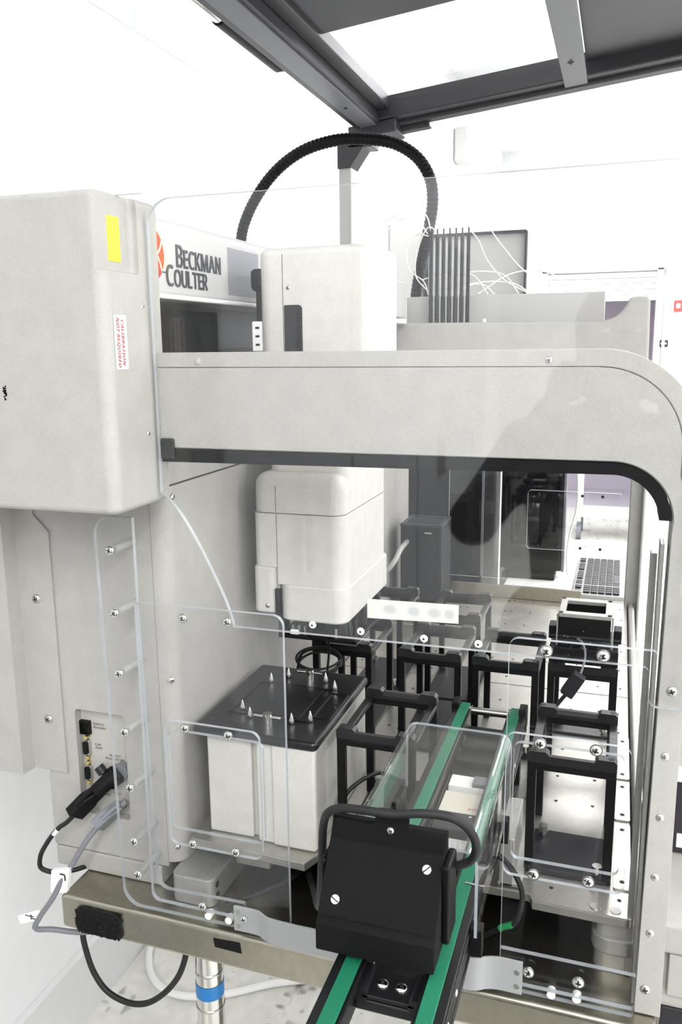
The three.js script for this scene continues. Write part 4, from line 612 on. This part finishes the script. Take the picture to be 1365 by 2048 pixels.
{
  const d = thing('side_desk', 'pale desk past the far end of the machine', 'desk', [0.0, 0, -2.66]);
  add(d, 'top', rb(0.62, 0.03, 0.50, 0.004, 0, 0.83, 0), M.white); for (const x of [-0.28, 0.28]) for (const z of [-0.22, 0.22]) add(d, 'leg', rb(0.035, 0.815, 0.035, 0.003, x, 0.4075, z), M.greyPanel);
  const k = thing('keyboard', 'grey computer keyboard lying on the pale desk', 'keyboard', [-0.028, 0.845, -2.62]);
  add(k, 'case', rb(0.155, 0.012, 0.44, 0.004, 0, 0.0062, 0), M.greyPanel);
  const kg = rb(0.0175, 0.007, 0.0175, 0.002, 0, 0.0145, 0, 1), kl = rb(0.0175, 0.007, 0.1, 0.002, 0, 0.0145, 0, 1);
  for (let r = 0; r < 6; r++) for (let i = 0; i < 19; i++) { if (r === 5 && i > 4 && i < 10) continue; if (r === 0 && i % 5 === 1) continue; add(k, 'key', kg, M.charcoal, [-0.057 + r * 0.0205 + (r === 0 ? -0.004 : 0), 0, 0.2 - i * 0.0215]); }
  add(k, 'space_bar', kl, M.charcoal, [-0.057 + 5 * 0.0205, 0, 0.2 - 7 * 0.0215]);
  const m = thing('monitor', 'black computer monitor seen on the desk through the far clear sheet', 'monitor', [-0.245, 0.845, -2.62]);
  add(m, 'screen_housing', rb(0.19, 0.44, 0.04, 0.006, 0.002, 0.24, 0), M.black); add(m, 'edge_trim', rb(0.008, 0.44, 0.045, 0.002, 0.1, 0.24, 0), M.greyPlastic); add(m, 'screen', bx(0.17, 0.38, 0.002, 0, 0.245, 0.0205), M.lens); add(m, 'foot', rb(0.16, 0.018, 0.12, 0.004, 0, 0.0092, 0), M.black);
  const wire = thing('desk_wire', 'pale wire hanging beside the black monitor', 'wire'); add(wire, 'cord', tube([[-0.13, 1.24, -2.66], [-0.112, 1.15, -2.66], [-0.112, 1.06, -2.66], [-0.128, 0.98, -2.65], [-0.135, 0.92, -2.64], [-0.13, 0.849, -2.63]], 0.003, 40, 8), M.nylon);
  // trolley far away
  const t = thing('trolley', 'small white trolley on grey castors far across the room', 'trolley', [-0.15, 0, -7.1]);
  add(t, 'shelf', rb(0.5, 0.04, 0.4, 0.01, 0.1, 0.75, 0), M.white); add(t, 'lower_shelf', rb(0.5, 0.03, 0.4, 0.01, 0.1, 0.2, 0), M.white);
  for (const x of [-0.12, 0.32]) for (const z of [-0.17, 0.17]) { const l = add(t, 'leg', rb(0.03, 0.62, 0.03, 0.004, x, 0.44, z), M.white); add(l, 'castor', merge([cyl(0.06, 0.04, 20).rotateZ(Math.PI / 2).translate(x, 0.06, z), rb(0.03, 0.06, 0.05, 0.01, x, 0.12, z)]), M.greyPlastic); }
}
{ // background by the left wall and far wall
  const b = thing('display_cabinet', 'grey panelled wall cabinet with a black frame and open side flap', 'cabinet', [0, 0, -3.2]);
  const W0 = -0.72, W1 = -0.352, Y0 = 1.3, Y1 = 1.965;
  add(b, 'panel', bx(W1 - W0, Y1 - Y0, 0.02, (W0 + W1) / 2, (Y0 + Y1) / 2, -0.02), M.greyPanel);
  add(b, 'frame', merge([bx(0.009, Y1 - Y0, 0.03, W0, (Y0 + Y1) / 2, 0), bx(0.009, Y1 - Y0, 0.03, W1, (Y0 + Y1) / 2, 0), bx(W1 - W0, 0.009, 0.03, (W0 + W1) / 2, Y1, 0), bx(W1 - W0, 0.014, 0.03, (W0 + W1) / 2, Y0, 0)]), M.charcoal);
  add(b, 'side_flap', bx(0.2, 0.66, 0.012), M.greyPanel, [-0.775, 1.66, 0.07], [0, 1.05, 0]);
  add(b, 'stand', merge([bx(0.03, 1.3, 0.03, W0 + 0.05, 0.65, -0.02), bx(0.03, 1.3, 0.03, W1 - 0.05, 0.65, -0.02), bx(0.45, 0.03, 0.4, (W0 + W1) / 2, 0.015, -0.02), bx(0.09, 0.03, 0.03, -0.74, 1.36, 0.03)]), M.greyPlastic);
  const s = thing('wall_fixture', 'small grey box fixture high on the wall above the far corner', 'fixture', [LEFTX, 2.87, -5.9]);
  add(s, 'box', rb(0.1, 0.22, 0.16, 0.02, 0.051, 0, 0), M.greyPanel); add(s, 'dome', new THREE.SphereGeometry(0.05, 16, 12).scale(0.6, 1, 1).translate(0.1, 0.02, 0), M.white);
  const e = thing('red_alarm', 'small red alarm box on the white far wall', 'alarm', [0.446, 1.89, FARZ]); add(e, 'box', rb(0.07, 0.1, 0.04, 0.008, 0, 0, 0.021), M.red); add(e, 'lens', rb(0.035, 0.04, 0.02, 0.006, 0, 0, 0.045), M.white);
  const sg = thing('wall_plate', 'small dark plate on the far wall below the red alarm', 'plate', [0.345, 1.564, FARZ]); add(sg, 'plate', rb(0.075, 0.06, 0.012, 0.003, 0, 0, 0.0065), M.charcoal); add(sg, 'white_bar', bx(0.05, 0.016, 0.002, 0, 0, 0.0135), M.white);
  const cd = thing('wall_conduit', 'slim white conduit running down the far wall beside the doorway', 'conduit', [0.36, 0, FARZ]); add(cd, 'pipe', cyl(0.014, 2.2, 12).translate(-0.02, 1.35, 0.016), M.base); add(cd, 'junction_box', rb(0.06, 0.07, 0.04, 0.004, -0.02, 2.46, 0.021), M.base);
  const cart = thing('instrument_cart', 'grey cart with a dark monitor against the far wall', 'cart', [0.75, 0, -7.2]); add(cart, 'body', rb(0.55, 0.95, 0.5, 0.01, 0, 0.49, 0), M.greyPanel); add(cart, 'screen', rb(0.4, 0.3, 0.05, 0.01, 0, 1.16, 0), M.charcoal); add(cart, 'screen_foot', rb(0.1, 0.05, 0.1, 0.005, 0, 0.985, 0), M.charcoal);
}
{ // cabinet to the right of the table
  const c = thing('side_cabinet', 'cream cabinet with a framed drawer beside the steel table', 'cabinet', [0.082, 0, -0.96]);
  add(c, 'body', span(0, 0.5, 0.01, 0.845, -0.7, -0.002, 0.004), M.paint); add(c, 'top', span(-0.003, 0.51, 0.845, 0.886, -0.72, 0.012, 0.006, 3), M.paint);
  add(c, 'drawer', span(0.008, 0.034, 0.785, 0.842, -0.05, 0.006, 0.002), M.paint); add(c, 'drawer', span(0.04, 0.30, 0.785, 0.842, -0.05, 0.006, 0.002), M.paint); add(c, 'lower_panel', span(0.003, 0.49, 0.05, 0.765, -0.05, 0.002, 0.002), M.charcoal);
  const d = thing('dark_binder', 'dark glossy binder with white spine labels on the cream cabinet', 'binder', [0.12, 0.8865, -1.2]);
  add(d, 'cover', span(-0.028, 0.03, 0.0003, 0.17, -0.1, 0.1, 0.003), M.binder); add(d, 'spine_label', bx(0.02, 0.03, 0.001, -0.012, 0.12, 0.1005), M.white); add(d, 'spine_label', bx(0.02, 0.02, 0.001, -0.008, 0.02, 0.1005), M.white);
}
for (let k = 0; k < 4; k++) {
  const c = thing('storage_cabinet', 'tall grey double door storage cabinet along the wall beside the person', 'cabinet', [-0.97, 0, 0.35 + k * 0.92], 'storage cabinets along the wall');
  add(c, 'body', span(-0.165, 0.145, 0.04, 2.05, -0.455, 0.455, 0.004), M.cabinetGrey); add(c, 'plinth', span(-0.15, 0.125, 0.0005, 0.041, -0.44, 0.44, 0.002), M.charcoal);
  for (const j of [-1, 1]) { const d = add(c, 'door', span(0.146, 0.164, 0.06, 2.035, j > 0 ? 0.003 : -0.45, j > 0 ? 0.45 : -0.003, 0.003), M.cabinetGrey); add(d, 'handle', span(0.165, 0.185, 0.95, 1.12, j * 0.04 - 0.008, j * 0.04 + 0.008, 0.004), M.zinc); }
}
tag(add(scene, 'floor_mat', rb(1.6, 0.012, 1.5, 0.005, 0.12, 0.0062, 0.85), M.rubber), 'black rubber mat on the floor under the standing person', 'mat');
// ================================================================ PHOTOGRAPHER (mirrored in the acrylic)
{
  const caps = (bones, box, N) => {       // bones: [ax,ay,az,ra,bx,by,bz,rb]
    const [x0, y0, z0, S] = box, mc = new MarchingCubes(N, M.cloth, false, false, 200000); mc.isolation = 0; const h = N / 2, sm = 0.02;
    for (let k = 0; k < N; k++) for (let j = 0; j < N; j++) for (let i = 0; i < N; i++) {
      const x = x0 + (i - h) / h * S, y = y0 + (j - h) / h * S, z = z0 + (k - h) / h * S; let d = 1e3;
      for (const b of bones) { const ux = b[4] - b[0], uy = b[5] - b[1], uz = b[6] - b[2], l = ux * ux + uy * uy + uz * uz || 1e-9; let t = ((x - b[0]) * ux + (y - b[1]) * uy + (z - b[2]) * uz) / l; t = t < 0 ? 0 : t > 1 ? 1 : t; const e = Math.hypot(x - b[0] - ux * t, y - b[1] - uy * t, z - b[2] - uz * t) - (b[3] + (b[7] - b[3]) * t); const q = Math.max(0, sm - Math.abs(d - e)) / sm; d = Math.min(d, e) - q * q * sm * 0.25; }
      mc.field[i + j * N + k * N * N] = -d;
    }
    mc.update(); const n = mc.count, g = new THREE.BufferGeometry();
    g.setAttribute('position', new THREE.BufferAttribute(mc.positionArray.slice(0, n * 3).map((v, i) => [x0, y0, z0][i % 3] + v * S), 3));
    const w = mergeVertices(g, 1e-5); w.computeVertexNormals(); const out = w.toNonIndexed(); out.setAttribute('uv', new THREE.BufferAttribute(new Float32Array(out.attributes.position.count * 2), 2)); return out;
  };
  const p = thing('person', 'standing person in dark clothes holding a camera to the face', 'person');
  const X = -0.015, Z = 0.24;
  const body = caps([[X, 1.46, Z + 0.02, 0.055, X, 1.38, Z + 0.03, 0.06], [X - 0.13, 1.335, Z + 0.02, 0.075, X + 0.13, 1.335, Z + 0.02, 0.075], [X - 0.06, 1.25, Z + 0.02, 0.13, X - 0.05, 0.98, Z + 0.03, 0.115], [X + 0.06, 1.25, Z + 0.02, 0.13, X + 0.05, 0.98, Z + 0.03, 0.115], [X - 0.07, 0.9, Z + 0.03, 0.125, X + 0.07, 0.9, Z + 0.03, 0.125], [X - 0.11, 0.88, Z + 0.03, 0.13, X - 0.17, 0.3, Z + 0.03, 0.14], [X + 0.08, 0.88, Z + 0.03, 0.13, X + 0.1, 0.3, Z + 0.03, 0.14], [X - 0.05, 1.36, Z - 0.02, 0.075, X - 0.14, 1.33, Z - 0.03, 0.07], [X, 0.8, Z + 0.02, 0.14, X, 0.34, Z + 0.02, 0.15],
    [X - 0.18, 1.33, Z + 0.02, 0.07, X - 0.3, 1.155, Z - 0.04, 0.055], [X - 0.3, 1.155, Z - 0.04, 0.053, X - 0.12, 1.42, Z - 0.14, 0.038], [X + 0.18, 1.33, Z + 0.02, 0.07, X + 0.28, 1.14, Z - 0.03, 0.055], [X + 0.28, 1.14, Z - 0.03, 0.053, X + 0.13, 1.42, Z - 0.13, 0.038],
    [X - 0.09, 0.86, Z + 0.03, 0.1, X - 0.1, 0.47, Z + 0.02, 0.062], [X - 0.1, 0.47, Z + 0.02, 0.06, X - 0.11, 0.1, Z + 0.05, 0.042], [X + 0.09, 0.86, Z + 0.03, 0.1, X + 0.1, 0.47, Z + 0.02, 0.062], [X + 0.1, 0.47, Z + 0.02, 0.06, X + 0.11, 0.1, Z + 0.05, 0.042], [X - 0.11, 0.05, Z + 0.06, 0.048, X - 0.12, 0.037, Z - 0.12, 0.036], [X + 0.11, 0.05, Z + 0.06, 0.048, X + 0.12, 0.037, Z - 0.12, 0.036]], [X, 0.76, Z, 0.8], 104);
  add(p, 'body', body, M.cloth);
  const hx = X + 0.01, hy = 1.575, hz = Z + 0.02;
  add(p, 'head', caps([[hx, hy + 0.03, hz + 0.02, 0.085, hx, hy - 0.01, hz, 0.078], [hx, hy - 0.06, hz - 0.02, 0.055, hx, hy - 0.085, hz - 0.035, 0.036], [hx, hy - 0.005, hz - 0.078, 0.009, hx, hy - 0.035, hz - 0.098, 0.012], [hx - 0.083, hy + 0.005, hz + 0.01, 0.012, hx - 0.083, hy - 0.03, hz + 0.008, 0.009], [hx + 0.083, hy + 0.005, hz + 0.01, 0.012, hx + 0.083, hy - 0.03, hz + 0.008, 0.009], [hx - 0.02, hy - 0.066, hz - 0.072, 0.007, hx + 0.02, hy - 0.066, hz - 0.072, 0.007]], [hx, hy - 0.01, hz, 0.16], 52), M.skin);
  add(p, 'hair', caps([[hx, hy + 0.045, hz + 0.03, 0.092, hx, hy + 0.02, hz + 0.045, 0.09], [hx - 0.05, hy + 0.03, hz + 0.04, 0.05, hx - 0.055, hy - 0.1, hz + 0.06, 0.04], [hx + 0.05, hy + 0.03, hz + 0.04, 0.05, hx + 0.055, hy - 0.1, hz + 0.06, 0.04], [hx, hy, hz + 0.08, 0.06, hx, hy - 0.1, hz + 0.085, 0.05]], [hx, hy, hz + 0.03, 0.19], 48), M.hair);
  for (const s of [-1, 1]) add(p, 'eye', new THREE.SphereGeometry(0.011, 12, 8), M.white, [hx + s * 0.031, hy + 0.008, hz - 0.068]);
  for (const s of [-1, 1]) {
    const bx0 = X + s * 0.115, by = 1.445, bz = Z - 0.145, f = [[bx0, by - 0.01, bz, 0.026, bx0 - s * 0.012, by + 0.045, bz - 0.018, 0.024]];
    const L = [0.03, 0.036, 0.034, 0.028]; L.forEach((l, i) => { const y = by + 0.07 - i * 0.02, kx = bx0 - s * 0.02, kz = bz - 0.042; f.push([bx0 - s * 0.008, y - 0.012, bz - 0.022, 0.0105, kx, y, kz, 0.0095]); f.push([kx, y, kz, 0.0095, kx - s * l * 0.85, y + 0.004, kz - 0.004, 0.0085]); });
    f.push([bx0 - s * 0.008, by + 0.005, bz + 0.015, 0.012, bx0 - s * 0.03, by + 0.03, bz + 0.026, 0.0105]); f.push([bx0 - s * 0.03, by + 0.03, bz + 0.026, 0.0105, bx0 - s * 0.047, by + 0.045, bz + 0.024, 0.0095]);
    add(p, 'hand', caps(f, [bx0 - s * 0.02, by + 0.03, bz - 0.005, 0.1], 60), M.skin);
  }
  const c = thing('photo_camera', 'black camera held up in both hands', 'camera', [0.0, 1.545, 0.085]);
  add(c, 'body', rb(0.13, 0.09, 0.035, 0.008, 0, -0.005, 0.02, 3), M.black); add(c, 'viewfinder_hump', rb(0.05, 0.03, 0.04, 0.008, 0, 0.05, 0.018, 3), M.black); add(c, 'grip', rb(0.025, 0.08, 0.025, 0.008, -0.052, -0.008, -0.006, 3), M.black);
  const ln = add(c, 'lens_barrel', merge([cyl(0.031, 0.03, 28).rotateX(Math.PI / 2).translate(0, 0, -0.012), cyl(0.033, 0.012, 28).rotateX(Math.PI / 2).translate(0, 0, -0.024)]), M.black); add(ln, 'front_glass', new THREE.SphereGeometry(0.03, 24, 8, 0, Math.PI * 2, 0, 0.6).rotateX(-Math.PI / 2).translate(0, 0, -0.006), M.lens);
}
renderer.render(scene, camera);
